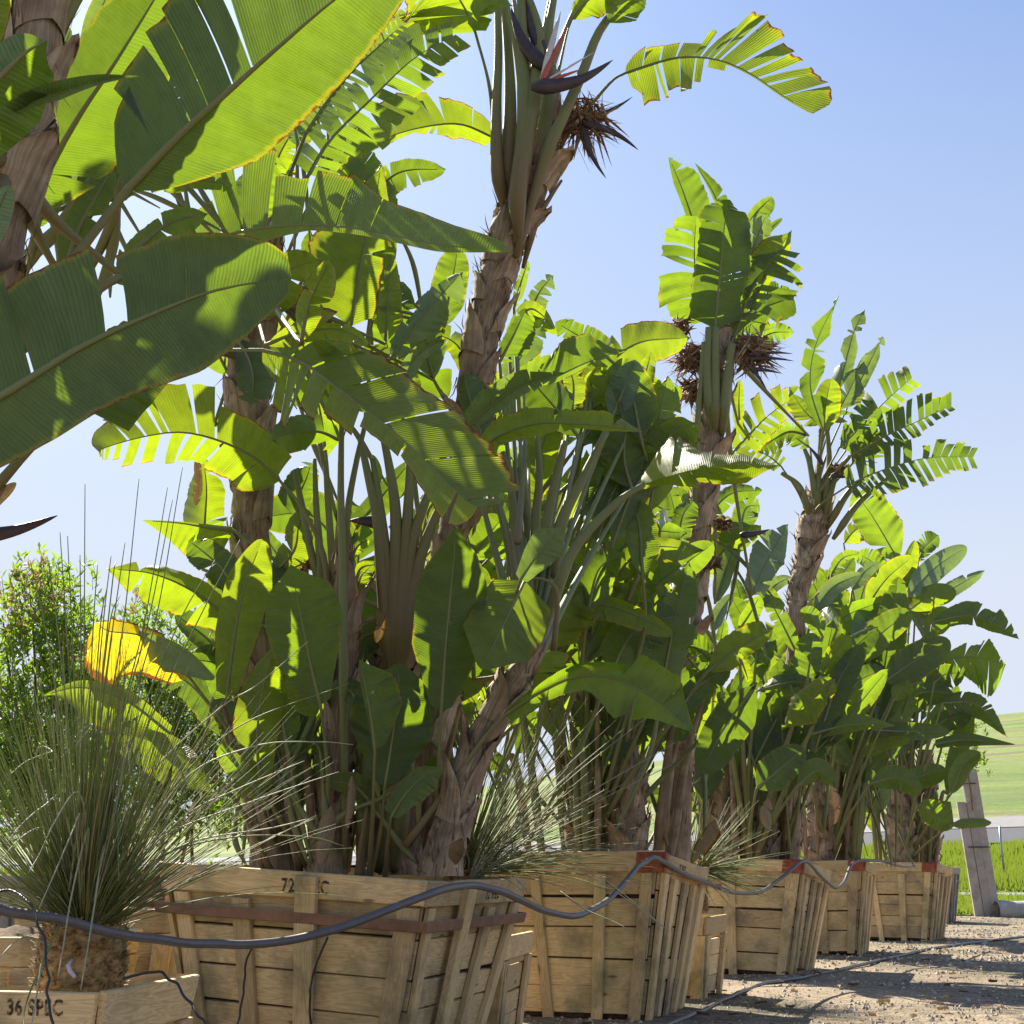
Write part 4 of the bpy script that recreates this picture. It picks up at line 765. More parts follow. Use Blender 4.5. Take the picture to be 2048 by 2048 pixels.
leaf('D', 7, (6.5, 6.5), [(1560, 620), (1600, 450), (1650, 300), (1720, 150)], 90, 90, 0, 'd')
leaf('D', 7, (6.2, 6.1), [(1740, 240), (1680, 120), (1610, -20)], 90, 90, 0, 'y', nop=True)
stalk('D', 5, 6.45, [(250, 3000), (240, 1850), (235, 1300), (225, 900), (232, 480)], [30, 26, 24, 20, 14]); stalk('D', 5, 6.5, [(255, 1400), (262, 1050), (310, 760), (375, 490)], [20, 20, 17, 13])
leaf('D', 5, (6.3, 6.1), [(232, 480), (225, 300), (180, 180), (60, 60)], 70, 80, 2, 'y', nop=True); leaf('D', 5, (6.4, 6.4), [(375, 490), (330, 380), (240, 300)], 80, 50, 1, 'g', nop=True)
for pts, r in (([(130, 2000), (110, 1300), (90, 1000), (80, 740)], [30, 24, 18, 12]), ([(200, 1600), (170, 1200), (150, 900), (140, 760)], [26, 22, 18, 12]), ([(180, 1700), (60, 1250), (10, 1000), (-30, 800)], [26, 22, 20, 14])): stalk('D', 5, 6.8, pts, r)
# fan V
for pts, r in (([(480, 1650), (450, 1350), (430, 1080), (380, 850), (335, 640)], [40, 36, 32, 24, 18]), ([(520, 1500), (530, 1250), (525, 1000), (485, 740), (440, 540)], [44, 38, 32, 24, 16]), ([(560, 1500), (580, 1250), (598, 1000), (605, 720)], [44, 38, 30, 20]),
               ([(580, 1550), (620, 1200), (690, 980), (760, 800)], [40, 34, 26, 18]), ([(600, 1600), (660, 1300), (730, 1100), (800, 940)], [40, 34, 26, 18]), ([(490, 1450), (470, 1200), (440, 980), (400, 740)], [30, 26, 22, 16])): stalk('V', 5, 6.75, [(528 + (pts[0][0] - 528) * .3, 1960), (528 + (pts[0][0] - 528) * .8, 1760)] + pts, [r[0] * .9, r[0] * 1.35] + [r[0] * 1.15] + r[1:], inset=.05, u0=-.45)
leaf('V', 5, (6.9, 6.9), [(400, 900), (420, 820), (395, 715)], 20, 35, 0, 'y', nop=True)
dryflower('D', 5, 6.9, (20, 1310), 110, 120, 8, .2, .6); spathe('V', 5, 6.9, (440, 1090), (270, 1080), 46, .02)
leaf('V', 5, (7.1, 7.1), [(300, 1500), (330, 1350), (430, 1320)], 40, 100, 1, 'y'); leaf('V', 5, (7.2, 7.2), [(290, 1650), (360, 1500), (440, 1420)], 110, 100, 1, 'd'); leaf('V', 5, (7.3, 7.3), [(280, 1300), (320, 1220), (390, 1180)], 30, 40, 3, 'y')
# front broad leaves
leaf('S', 5, (6.2, 6.0), [(780, 2130), (800, 1850), (830, 1500), (850, 1290), (862, 1110)], [60, 190, 190, 110, 15], [60, 200, 200, 130, 15], 0, 'd', (.25, .2), [(740, 3000), (760, 2500)], r=.018)
leaf('S', 8, (6.3, 6.2), [(330, 620), (365, 400), (400, 150), (410, -60)], [60, 260, 230, 60], [60, 220, 200, 60], 0, 'd', (.1, .2), [(240, 1150), (300, 900)], r=.016)
leaf('S', 8, (6.1, 6.0), [(275, 420), (255, 250), (225, 80), (190, -80)], [10, 20, 25, 10], [60, 190, 170, 20], 0, 'g', (.2, .35), [(240, 1150), (262, 800)], r=.016)
leaf('S', 8, (6.2, 6.2), [(365, 790), (440, 670), (540, 570), (655, 520)], [60, 70, 60, 10], [40, 100, 100, 20], 0, 'g', None, [(330, 1150), (345, 950)], r=.014)
leaf('S', 8, (6.5, 6.5), [(220, 800), (250, 650), (330, 600), (400, 560)], 60, 40, 0, 'y')
leaf('N', 5, (6.2, 6.1), [(1215, 1410), (1290, 1300), (1360, 1210), (1440, 1120)], [40, 80, 100, 20], [40, 90, 110, 30], 0, 'p', (.3, .2), [(1100, 2000), (1160, 1600)], r=.015)
leaf('N', 5, (6.3, 5.9), [(1240, 1410), (1170, 1560), (1100, 1700), (1000, 1900)], [200, 230, 220, 60], [160, 200, 200, 60], 0, 'y', (.1, .25), [(1400, 1800), (1420, 1480), (1330, 1400)], r=.015)
leaf('N', 5, (6.5, 6.4), [(960, 1960), (950, 1700), (960, 1500), (1000, 1330)], 130, 110, 0, 'd', (.2, .2))
leaf('N', 'F', (6.3, 5.6), [(1010, 1430), (1080, 1385), (1160, 1352), (1240, 1362), (1310, 1400), (1392, 1468)], [12, 30, 50, 70, 75, 10], [20, 30, 40, 100, 50, 10], (2, 2), 'g', (.4, .3), [(812, 1690), (905, 1565), (965, 1480)], r=.022, gap=.05)
leaf('N', 5, (6.8, 6.2), [(985, 700), (1100, 610), (1300, 545), (1500, 545), (1700, 560), (1905, 592)], [50, 110, 110, 90, 110, 10], [40, 60, 80, 20, 25, 8], (3, 2), 'y', (.5, .3), [(1200, 1500), (1160, 1200), (1080, 920)], gap=.05, r=.02)
for pts, r, Y in (([(1180, 1600), (1190, 1200), (1165, 900), (1120, 700)], [32, 28, 22, 14], 7.0), ([(1260, 1500), (1265, 1200), (1235, 900), (1210, 780)], [34, 30, 24, 16], 7.1), ([(1290, 1500), (1300, 1100), (1320, 850), (1310, 600)], [34, 28, 22, 16], 7.0),
               ([(1320, 1400), (1360, 1100), (1410, 850), (1460, 640)], [36, 30, 24, 16], 6.9), ([(1400, 1400), (1450, 1080), (1560, 850), (1690, 590)], [36, 32, 26, 20], 6.8), ([(1340, 1700), (1430, 1420), (1540, 1200), (1750, 980), (1900, 880)], [40, 34, 28, 22, 16], 6.6)): stalk('N', 5, Y, pts, r)
leaf('N', 3, (7.2, 6.6), [(80, 1740), (200, 1700), (350, 1662), (550, 1640), (762, 1650)], [60, 260, 110, 75, 10], [20, 30, 90, 100, 10], (4, 3), 'y', (.35, .2), nop=True, gap=.05)
leaf('N', 5, (7.6, 7.7), [(1235, 330), (1400, 290), (1600, 200), (1820, 130)], [120, 220, 200, 30], [20, 30, 20, 10], (1, 0), 'g', (.3, .2), [(1200, 1200), (1240, 700)], r=.02)
leaf('N', 5, (7.8, 7.9), [(1150, 60), (1250, -80), (1330, -60), (1430, 60)], [40, 60, 50, 10], [60, 110, 100, 20], 1, 'y')
leaf('N', 5, (7.0, 7.0), [(1000, 620), (950, 450), (900, 270)], 60, 120, 0, 'd'); leaf('N', 5, (6.9, 6.7), [(900, 590), (1060, 440), (1250, 320), (1470, 262)], [60, 110, 90, 8], [40, 70, 60, 8], 5, 'p', (-1.6, -.5), gap=.05)
leaf('N', 5, (7.7, 7.8), [(1540, 620), (1420, 470), (1300, 330), (1260, 250)], 110, 130, 1, 'd'); leaf('N', 5, (7.9, 8.0), [(1500, 480), (1510, 330), (1480, 220)], 60, 70, 2, 'y')
leaf('N', 5, (8.1, 8.2), [(1600, 460), (1610, 300), (1650, 190)], 60, 80, 0, 'y'); leaf('N', 5, (8.0, 8.1), [(1720, 520), (1790, 350), (1850, 190)], 110, 100, 1, 'p', (.2, -.4)); leaf('N', 5, (8.2, 8.3), [(1860, 500), (1900, 300), (1940, 150)], 60, 60, 1, 'y')
leaf('N', 5, (8.0, 8.0), [(1830, 900), (1790, 750), (1800, 600), (1850, 520)], 140, 130, 0, 'y'); leaf('N', 5, (7.5, 7.4), [(1240, 760), (1150, 730), (1060, 700)], 40, 60, 1, 'g')
leaf('N', 5, (7.7, 7.7), [(1260, 800), (1240, 900), (1220, 1000)], 70, 60, 0, 'y'); leaf('N', 5, (7.9, 8), [(1200, 1150), (1060, 1040), (960, 1180)], 120, 130, 1, 'g'); leaf('N', 5, (7.8, 7.8), [(940, 1300), (1010, 1200), (1120, 1060)], 120, 90, 0, 'g')
leaf('N', 2, (8.3, 8.4), [(1200, 1900), (1280, 1700), (1330, 1600), (1400, 1520)], 60, 70, 8, 'p', gap=.25); leaf('N', 2, (8.2, 8.2), [(1180, 1700), (1220, 1560), (1260, 1440)], 30, 40, 4, 'g'); leaf('N', 2, (7.6, 7.6), [(1100, 2000), (1180, 1850), (1250, 1700)], 60, 110, 1, 'd')

# G crown, its dimmer light painted in with the deep tone
leaf('G', 3, (9.8, 9.5), [(440, 985), (465, 700), (490, 450), (512, 360)], [150, 150, 140, 30], [140, 150, 110, 20], (6, 6), 'd', (.25, .15), [(430, 1400), (425, 1150)], gap=.03, r=.026)
leaf('G', 3, (10.1, 9.9), [(400, 950), (350, 760), (340, 600), (350, 440)], [150, 170, 120, 20], [60, 80, 80, 20], (6, 0), 'g', (.2, .3), segs=([(0, .2, 160), (.21, .42, (185, 170)), (.47, .53, 150), (.56, .66, 160), (.68, .8, 150), (.83, 1, 110)], None))
leaf('G', 3, (10.2, 10.1), [(420, 720), (330, 450), (270, 280), (216, 155)], [20, 25, 30, 10], [60, 110, 100, 20], (0, 2), 'd', (.2, .4)); leaf('G', 3, (10.3, 10.3), [(500, 620), (450, 370), (340, 180)], [10, 15, 5], [60, 60, 10], 1, 'd')
leaf('G', 3, (9.9, 9.8), [(520, 1070), (590, 860), (670, 710), (770, 590)], [40, 90, 100, 10], [60, 190, 170, 30], (2, 8), 'd', (.3, .3), [(480, 1450), (490, 1250)], r=.026, tw=.3, segs=(None, comb(11, [90, 190, 190, 150, 60], .78, seed=17)))
leaf('G', 3, (9.9, 9.9), [(610, 900), (690, 710), (750, 600), (812, 505)], [60, 110, 90, 10], [20, 60, 60, 10], 1, 'y'); leaf('G', 3, (10.0, 10), [(600, 660), (640, 550), (690, 425)], 90, 60, 2, 'p', (-1.5, .5)); leaf('G', 3, (10.3, 10.3), [(600, 480), (650, 410), (716, 348)], 30, 60, 0, 'g')
leaf('G', 3, (10.2, 10.2), [(560, 1000), (640, 900), (760, 850), (820, 830)], 110, 90, 5, 'd'); leaf('G', 3, (10.2, 10.2), [(600, 1100), (700, 1010), (820, 1000)], 60, 60, 5, 'g'); leaf('G', 3, (10.4, 10.4), [(650, 600), (700, 510), (765, 450)], 20, 15, 0, 'd')
for pts, r in (([(420, 1500), (400, 1200), (410, 980)], [30, 24, 18]), ([(440, 1500), (440, 1250), (440, 980)], [30, 26, 20]), ([(470, 1500), (495, 1250), (520, 1060)], [34, 28, 22]), ([(340, 1900), (350, 1500), (370, 1250), (385, 1050)], [22, 18, 14, 12])): stalk('G', 3, 9.7, pts, r)
dryflower('G', 3, 9.8, (330, 1120), 150, 150, 21, .3, .3); dryflower('G', 3, 9.8, (330, 1280), 110, 120, 22, .3, .3); dryflower('G', 3, 9.75, (620, 1090), 190, 190, 23, .1, .35); dryflower('G', 3, 9.9, (270, 980), 90, 50, 24, -.2, .1)
for a, b in (((600, 1130), (820, 1140)), ((600, 1110), (815, 1105)), ((620, 1180), (760, 1200)), ((590, 1150), (690, 1280))): spathe('G', 3, 9.7, a, b, 14, -.04)
dryflower('G', 6, 9.9, (480, 240), 70, 60, 25, 0, .3); spathe('G', 6, 9.9, (560, 290), (705, 262), 22, .05); dryflower('G', 6, 9.8, (440, 420), 60, 60, 26, .4, .4)
leaf('G', 3, (11.0, 11.3), [(490, 1620), (600, 1500), (700, 1400), (815, 1320)], [60, 110, 110, 10], [60, 70, 60, 10], 8, 'y', segs=(comb(8, [60, 110, 110, 60], .75, seed=11), comb(9, [60, 90, 70, 30], .75, seed=12))); leaf('G', 3, (11.3, 11.3), [(890, 1500), (800, 1480), (720, 1520), (640, 1580)], 60, 60, 6, 'g', gap=.2)
leaf('G', 3, (11.2, 11.2), [(560, 1480), (555, 1350), (560, 1230)], 30, 25, 0, 'y')
# Q and the clump under it
for z, pts, wl, wr, tn in ((6, [(300, 640), (240, 380), (185, 165)], 40, 80, 'p'), (6, [(250, 520), (120, 350), (10, 200)], 60, 60, 'y'), (6, [(200, 960), (120, 820), (95, 680)], 70, 80, 'p'), (6, [(250, 1160), (360, 1020), (515, 925)], 60, 70, 'd'),
                           (6, [(400, 950), (520, 860), (630, 790), (725, 735)], 90, 60, 'y'), (6, [(630, 1020), (480, 1230), (370, 1440)], 110, 90, 'd'), (6, [(120, 700), (60, 560), (40, 400)], 60, 70, 'g'), (6, [(200, 780), (130, 640), (90, 470)], 60, 60, 'g'),
                           (6, [(430, 900), (330, 830), (230, 880)], 60, 80, 'g'), (8, [(1700, 100), (1550, 30), (1400, 60)], 80, 80, 'd'), (5, [(1700, 1500), (1600, 1650), (1650, 1850)], 110, 90, 'd'), (5, [(1500, 1650), (1650, 1500), (1760, 1280)], 100, 90, 'd'),
                           (5, [(1420, 1900), (1540, 1780), (1640, 1700), (1720, 1690)], 70, 110, 'g'), (5, [(1400, 1960), (1560, 1900), (1700, 1860)], 70, 90, 'g'), (5, [(1850, 1900), (1880, 1750), (1890, 1600)], 70, 90, 'd'), (5, [(1600, 1380), (1560, 1250), (1560, 1150)], 60, 60, 'g'),
                           (5, [(1800, 1400), (1830, 1250), (1850, 1100)], 50, 60, 'y'), (5, [(1900, 1500), (1850, 1350), (1800, 1200)], 60, 60, 'g')):
    leaf('Q', z, 8.6 + rng.random() * 1.0, pts, wl, wr, rng.choice((0, 1, 2)), tn)
for pts, r in (([(1640, 1600), (1620, 1300), (1660, 1000), (1720, 800)], [16, 14, 12, 10]), ([(1700, 1500), (1710, 1250), (1780, 1000)], [16, 14, 10]), ([(1750, 1600), (1770, 1300), (1860, 1050), (1940, 950)], [16, 14, 12, 10]), ([(1600, 1500), (1580, 1300), (1540, 1100)], [16, 13, 10])): stalk('Q', 5, 8.8, pts, r)

# H crown, leaf colour darkened to stand for less light
for pts, wl, wr, te, tn, *sg in (([(960, 1470), (900, 1260), (930, 1050), (1043, 818)], [30, 60, 60, 10], [30, 80, 60, 10], (5, 3), 'd'), ([(990, 1420), (1060, 1180), (1110, 1000), (1165, 885)], 45, 45, 3, 'p'), ([(1080, 1360), (1180, 1160), (1252, 1020)], 50, 45, 1, 'p'),
                            ([(965, 1480), (975, 1350), (1000, 1225)], 60, 75, 0, 'y'), ([(1080, 1560), (1200, 1400), (1300, 1300), (1400, 1215)], [40, 110, 80, 20], [30, 60, 60, 30], 5, 'g', (comb(9, [70, 110, 100, 60], .88, seed=7), comb(8, [50, 70, 60, 40], .7, seed=8))), ([(1090, 1600), (1270, 1500), (1420, 1430), (1590, 1352)], [60, 130, 120, 10], [50, 70, 30, 10], (9, 6), 'd', (comb(15, [60, 130, 140, 100, 50], .84, seed=3), comb(14, [40, 70, 50, 20], .7, seed=4))),
                            ([(1070, 1750), (1200, 1685), (1450, 1610), (1700, 1605)], [60, 120, 115, 20], [50, 100, 110, 15], (9, 10), 'd', (comb(17, [80, 135, 130, 90, 50], .80, seed=5), comb(18, [70, 115, 115, 80, 40], .76, seed=6))), ([(760, 1650), (700, 1600), (620, 1560), (520, 1500)], 60, 70, 5, 'y', (comb(9, [50, 80, 60, 30], .7, seed=9), comb(9, [50, 80, 60, 30], .7, seed=10))), ([(950, 1450), (870, 1380), (795, 1265)], 60, 80, 1, 'y'), ([(900, 1560), (800, 1500), (660, 1490)], 50, 50, 6, 'g'),
                            ([(1040, 1560), (1120, 1480), (1160, 1400), (1200, 1330)], 80, 110, 3, 'd'), ([(1000, 1440), (1080, 1300), (1160, 1140)], 70, 80, 3, 'p'), ([(1100, 1640), (1150, 1560), (1240, 1480)], 60, 120, 4, 'd')):
    leaf('H', 3, 12.9 + rng.random() * .8, pts, wl, wr, te, tn, gap=.3, r=.024, segs=sg[0] if sg else None)
for pts in ([(900, 1900), (850, 1750), (760, 1680)], [(930, 1900), (940, 1700), (950, 1470)], [(950, 1900), (990, 1650), (980, 1450)], [(960, 1930), (1020, 1700), (1090, 1600)], [(980, 1950), (1080, 1780), (1180, 1690)], [(940, 1900), (900, 1650), (870, 1560)], [(1010, 2000), (1130, 1830), (1280, 1700)]): stalk('H', 3, 13.3, pts, [22, 15, 10])
dryflower('H', 3, 13.2, (1030, 1670), 60, 60, 41, 0, .2); spathe('H', 3, 13.1, (960, 1640), (880, 1540), 14, .03); spathe('H', 3, 13.1, (1000, 1690), (1100, 1700), 14, .03)

# right-hand clumps
for pk, Y, pts, wl, wr, te, tn in (
    ('K', 19.8, [(1330, 420), (1200, 200), (1110, 80)], 90, 110, (3, 1), 'g'), ('K', 20, [(1330, 700), (1360, 480), (1405, 315)], 30, 50, 0, 'y'), ('K', 19.0, [(1370, 590), (1500, 450), (1655, 345)], 55, 60, 0, 'p'), ('K', 19.4, [(1500, 600), (1600, 540), (1745, 460)], 40, 45, 1, 'p'),
    ('K', 19.2, [(1380, 650), (1490, 580), (1605, 565)], 50, 60, 0, 'y'), ('J', 16.4, [(1170, 640), (1270, 500), (1395, 395)], 60, 55, 0, 'y'), ('J', 16.0, [(1100, 790), (1220, 640), (1345, 525)], 60, 55, 0, 'p'), ('J', 15.6, [(1115, 910), (1250, 760), (1390, 662)], 75, 65, 0, 'g'),
    ('I', 13.4, [(920, 660), (1010, 540), (1145, 478)], 40, 45, 0, 'p'), ('I', 13.3, [(1030, 745), (980, 680), (928, 620)], 40, 45, 1, 'p'), ('I', 12.9, [(960, 780), (910, 700), (858, 645)], 35, 50, 0, 'g'), ('I', 12.6, [(885, 1000), (900, 880), (912, 762)], 75, 55, 0, 'g'),
    ('I', 13.0, [(950, 970), (1020, 860), (1085, 775)], 45, 60, 0, 'y'), ('J', 15.3, [(1255, 1000), (1400, 900), (1575, 800)], 80, 90, 0, 'd'), ('J', 15.1, [(1040, 1120), (1130, 1000), (1255, 938)], 60, 60, 0, 'd'), ('I', 12.3, [(1015, 980), (880, 1100), (755, 1240)], [60, 100, 10], [60, 80, 10], (1, 1), 'y'),
    ('I', 12.7, [(640, 1045), (800, 1000), (935, 1000)], 45, 35, 1, 'g'), ('K', 18.8, [(1600, 1060), (1450, 1050), (1260, 1150)], 80, 90, 1, 'd'), ('K', 19.0, [(1490, 710), (1650, 680), (1780, 715), (1912, 795)], [40, 90, 80, 10], [40, 40, 40, 10], (6, 1), 'd'),
    ('K', 19.2, [(1540, 890), (1690, 880), (1845, 915)], [40, 110, 10], [60, 160, 160], (4, 2), 'g'), ('K', 18.6, [(1540, 1100), (1700, 1110), (1855, 1270)], [50, 60, 10], [50, 60, 10], 3, 'd'), ('K', 18.6, [(1500, 1300), (1650, 1280), (1892, 1302)], [20, 35, 5], [20, 30, 5], 0, 'd'),
    ('J', 15.6, [(1200, 1230), (1380, 1240), (1575, 1240)], 45, 40, 0, 'd'), ('I', 12.8, [(890, 1255), (1100, 1205), (1310, 1210)], [30, 50, 8], [30, 35, 8], 0, 'g'), ('J', 15.7, [(1150, 1360), (1250, 1305), (1385, 1280)], 35, 30, 0, 'y'), ('I', 12.3, [(640, 1515), (740, 1430), (870, 1320)], 90, 80, 0, 'd'),
    ('I', 12.5, [(840, 1500), (930, 1430), (1015, 1490)], 60, 40, 0, 'g'), ('J', 15.2, [(1190, 1490), (1320, 1465), (1435, 1540)], 60, 50, 0, 'g'), ('K', 18.5, [(1420, 1590), (1500, 1640), (1590, 1700)], [40, 90, 20], 60, 0, 'g'), ('K', 18.4, [(1580, 1690), (1680, 1680), (1775, 1680)], 22, 24, 0, 'g'),
    ('K', 19.9, [(1205, 1725), (1200, 1640), (1190, 1555)], 35, 35, 0, 'y'), ('G', 10.8, [(620, 580), (700, 400), (795, 235)], [60, 110, 30], [60, 90, 20], 2, 'p'), ('G', 10.9, [(440, 620), (500, 430), (562, 285)], 40, 40, 0, 'p'), ('I', 13.0, [(650, 640), (720, 540), (810, 490)], 45, 40, 1, 'p'),
    ('I', 12.4, [(425, 760), (465, 660), (525, 575)], 35, 30, 0, 'p'), ('I', 12.5, [(555, 750), (615, 660), (655, 585)], 35, 45, 0, 'g'), ('K', 19.5, [(1280, 520), (1200, 420), (1120, 380)], 50, 60, 4, 'g'), ('K', 20.2, [(1420, 420), (1450, 350), (1520, 290)], 60, 50, 5, 'd'), ('K', 20.3, [(1060, 330), (1130, 260), (1200, 300)], 40, 60, 8, 'y'),
    ('J', 16.6, [(1100, 560), (1160, 470), (1230, 420)], 40, 50, 2, 'p'), ('J', 16.5, [(1000, 480), (1060, 400), (1150, 380)], 40, 40, 4, 'g'), ('K', 19.6, [(1450, 760), (1520, 700), (1560, 640)], 50, 60, 0, 'y'), ('K', 18.7, [(1500, 1000), (1560, 960), (1650, 960)], 60, 80, 1, 'd'), ('K', 18.9, [(1480, 1240), (1560, 1180), (1680, 1160)], 50, 60, 2, 'd'),
    ('J', 15.4, [(1060, 1000), (1010, 940), (1080, 920)], 50, 40, 0, 'y'), ('J', 15.8, [(1180, 960), (1150, 900), (1190, 860)], 45, 45, 0, 'y'), ('J', 15.3, [(1300, 1090), (1340, 1040), (1400, 1020)], 40, 40, 0, 'y'), ('I', 12.6, [(850, 1110), (800, 1010), (820, 930)], 45, 40, 0, 'y'),
    ('I', 12.8, [(560, 880), (590, 960), (600, 1000)], 30, 10, 0, 'y'), ('J', 15.9, [(1000, 1340), (1060, 1400), (1110, 1430)], 60, 30, 0, 'y'), ('J', 15.4, [(880, 1340), (960, 1260), (1100, 1400)], 60, 60, 0, 'd'), ('K', 18.9, [(1350, 1500), (1450, 1450), (1560, 1430)], 50, 60, 0, 'g'), ('K', 18.5, [(1580, 1540), (1640, 1400), (1720, 1340)], 45, 45, 0, 'g')):
    leaf(pk, 6, Y, pts, wl, wr, te, tn)

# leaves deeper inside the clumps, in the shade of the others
def fill(pk, n, box, Yr, lr, seed, tones='ddgg y', ratio=.2, tmax=5, out=1.0, keep=None, upright=False):
    rg = random.Random(seed); q = PL[pk]; k = 0
    while k < n:
        x, y = rg.uniform(box[0], box[2]), rg.uniform(box[1], box[3])
        if keep and not keep(x, y): continue
        ax = q['base'][0]; l = rg.uniform(*lr); a = math.atan2(-(900), (x - ax) * out * 1.3) + rg.gauss(0, .38 if upright else .55)
        dx, dy = math.cos(a), math.sin(a); b = rg.uniform(.0, .2 if upright else .45) * l; sgn = 1 if dx > 0 else -1
        mid = [(x, y), (x + dx * l * .5 + sgn * b * .1, y + dy * l * .5), (x + dx * l + sgn * b * .5, y + dy * l + b)]
        if keep and not keep(*mid[2]): continue
        w = l * ratio * rg.uniform(.7, 1.2); tn = rg.choice([c for c in tones if c != ' ']); sl_ = rg.uniform(.6, 1)
        pt = [(x - dx * l * .9 + (ax - x) * .12, min(1735, y - dy * l * .9 + 40)), (x - dx * l * .4, y - dy * l * .4)]
        leaf(pk, 'F', rg.uniform(*Yr), mid, w * sl_, w, rg.choice(range(tmax + 1)), tn, pet=pt, ptY=sum(Yr) / 2, short=True, seed=rg.randrange(99999)); k += 1
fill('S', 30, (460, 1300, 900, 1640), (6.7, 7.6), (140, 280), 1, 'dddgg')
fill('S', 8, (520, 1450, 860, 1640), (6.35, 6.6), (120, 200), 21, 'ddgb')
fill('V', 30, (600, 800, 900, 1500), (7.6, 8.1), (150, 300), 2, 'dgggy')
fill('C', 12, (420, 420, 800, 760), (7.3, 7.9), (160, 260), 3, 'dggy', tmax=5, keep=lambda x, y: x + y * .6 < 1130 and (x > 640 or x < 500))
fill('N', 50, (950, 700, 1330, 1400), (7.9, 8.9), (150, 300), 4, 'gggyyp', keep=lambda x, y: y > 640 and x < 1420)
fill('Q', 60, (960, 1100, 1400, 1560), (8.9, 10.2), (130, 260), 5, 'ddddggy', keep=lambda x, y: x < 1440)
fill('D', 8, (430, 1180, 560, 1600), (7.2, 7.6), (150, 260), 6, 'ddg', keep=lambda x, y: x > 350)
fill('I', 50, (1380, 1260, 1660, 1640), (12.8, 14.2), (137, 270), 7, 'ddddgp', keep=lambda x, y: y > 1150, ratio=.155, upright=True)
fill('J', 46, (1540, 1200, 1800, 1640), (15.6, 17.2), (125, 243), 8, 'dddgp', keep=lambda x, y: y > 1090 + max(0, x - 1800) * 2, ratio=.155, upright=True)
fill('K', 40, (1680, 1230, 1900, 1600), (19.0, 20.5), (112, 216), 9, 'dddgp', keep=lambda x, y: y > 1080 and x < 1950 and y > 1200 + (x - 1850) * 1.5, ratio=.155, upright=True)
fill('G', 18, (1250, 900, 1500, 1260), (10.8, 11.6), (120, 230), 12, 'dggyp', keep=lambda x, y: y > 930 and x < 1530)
fill('A', 12, (60, 280, 330, 480), (4.3, 5.0), (150, 300), 10, 'ddg', keep=lambda x, y: y < 520 and x < 480)
fill('C', 14, (100, 60, 420, 420), (5.9, 6.6), (180, 320), 13, 'dgp', tmax=8, keep=lambda x, y: y < 500 and x < 560)
fill('C', 7, (500, 220, 700, 480), (7.4, 8.0), (140, 260), 14, 'gpy', tmax=9, keep=lambda x, y: x < 760 and x + y * .9 < 1130)
for pk, z, Y, pts, w in (('Q', 6, 9.0, [(440, 1660), (420, 1720), (370, 1800), (330, 1880)], 45), ('N', 8, 6.2, [(760, 900), (720, 980), (690, 1060)], 50), ('S', 8, 6.3, [(150, 560), (140, 700), (120, 860)], 34), ('D', 7, 6.3, [(1830, 720), (1790, 900), (1760, 1060)], 60),
                         ('Q', 8, 8.9, [(1440, 700), (1500, 680), (1560, 720)], 40), ('C', 2, 7.0, [(330, 60), (400, 180), (420, 300)], 20), ('J', 6, 15.5, [(1000, 1500), (1020, 1600), (1000, 1700)], 40), ('I', 6, 12.6, [(700, 1560), (680, 1640), (700, 1720)], 40), ('Q', 5, 8.9, [(1560, 1660), (1580, 1780), (1560, 1900)], 60), ('V', 5, 6.5, [(430, 1560), (440, 1650), (420, 1760)], 40), ('G', 6, 9.6, [(300, 130), (290, 250), (310, 380)], 22)):
    leaf(pk, z, Y, pts, w, w * .8, 2, 'b', nop=True, curl=.8)
# bare stalks rising from the crates between the leaves
for pk, x0, x1, y0, y1, Y0, n in (('S', 480, 900, 1380, 1600, 6.9, 22), ('Q', 1020, 1380, 1300, 1600, 9.4, 18), ('I', 1390, 1600, 1420, 1640, 13.2, 14), ('J', 1560, 1740, 1400, 1640, 16.2, 12), ('K', 1740, 1890, 1450, 1650, 19.7, 10)):
    rg = random.Random(x0)
    for i in range(n):
        x = rg.uniform(x0, x1); c = (x0 + x1) / 2; w = 9 * 8 / Y0 * rg.uniform(.7, 1.3); yb = 1742
        stalk(pk, 'F', Y0 + rg.uniform(-.35, .35), [(c + (x - c) * .8, yb), (c + (x - c) * 1.0, (yb + y0) / 2), (c + (x - c) * 1.2, rg.uniform(y0, y1))], [w * 1.4, w, w * .5], 'petiole' if rg.random() < .45 else 'dry_leaf_stalk')

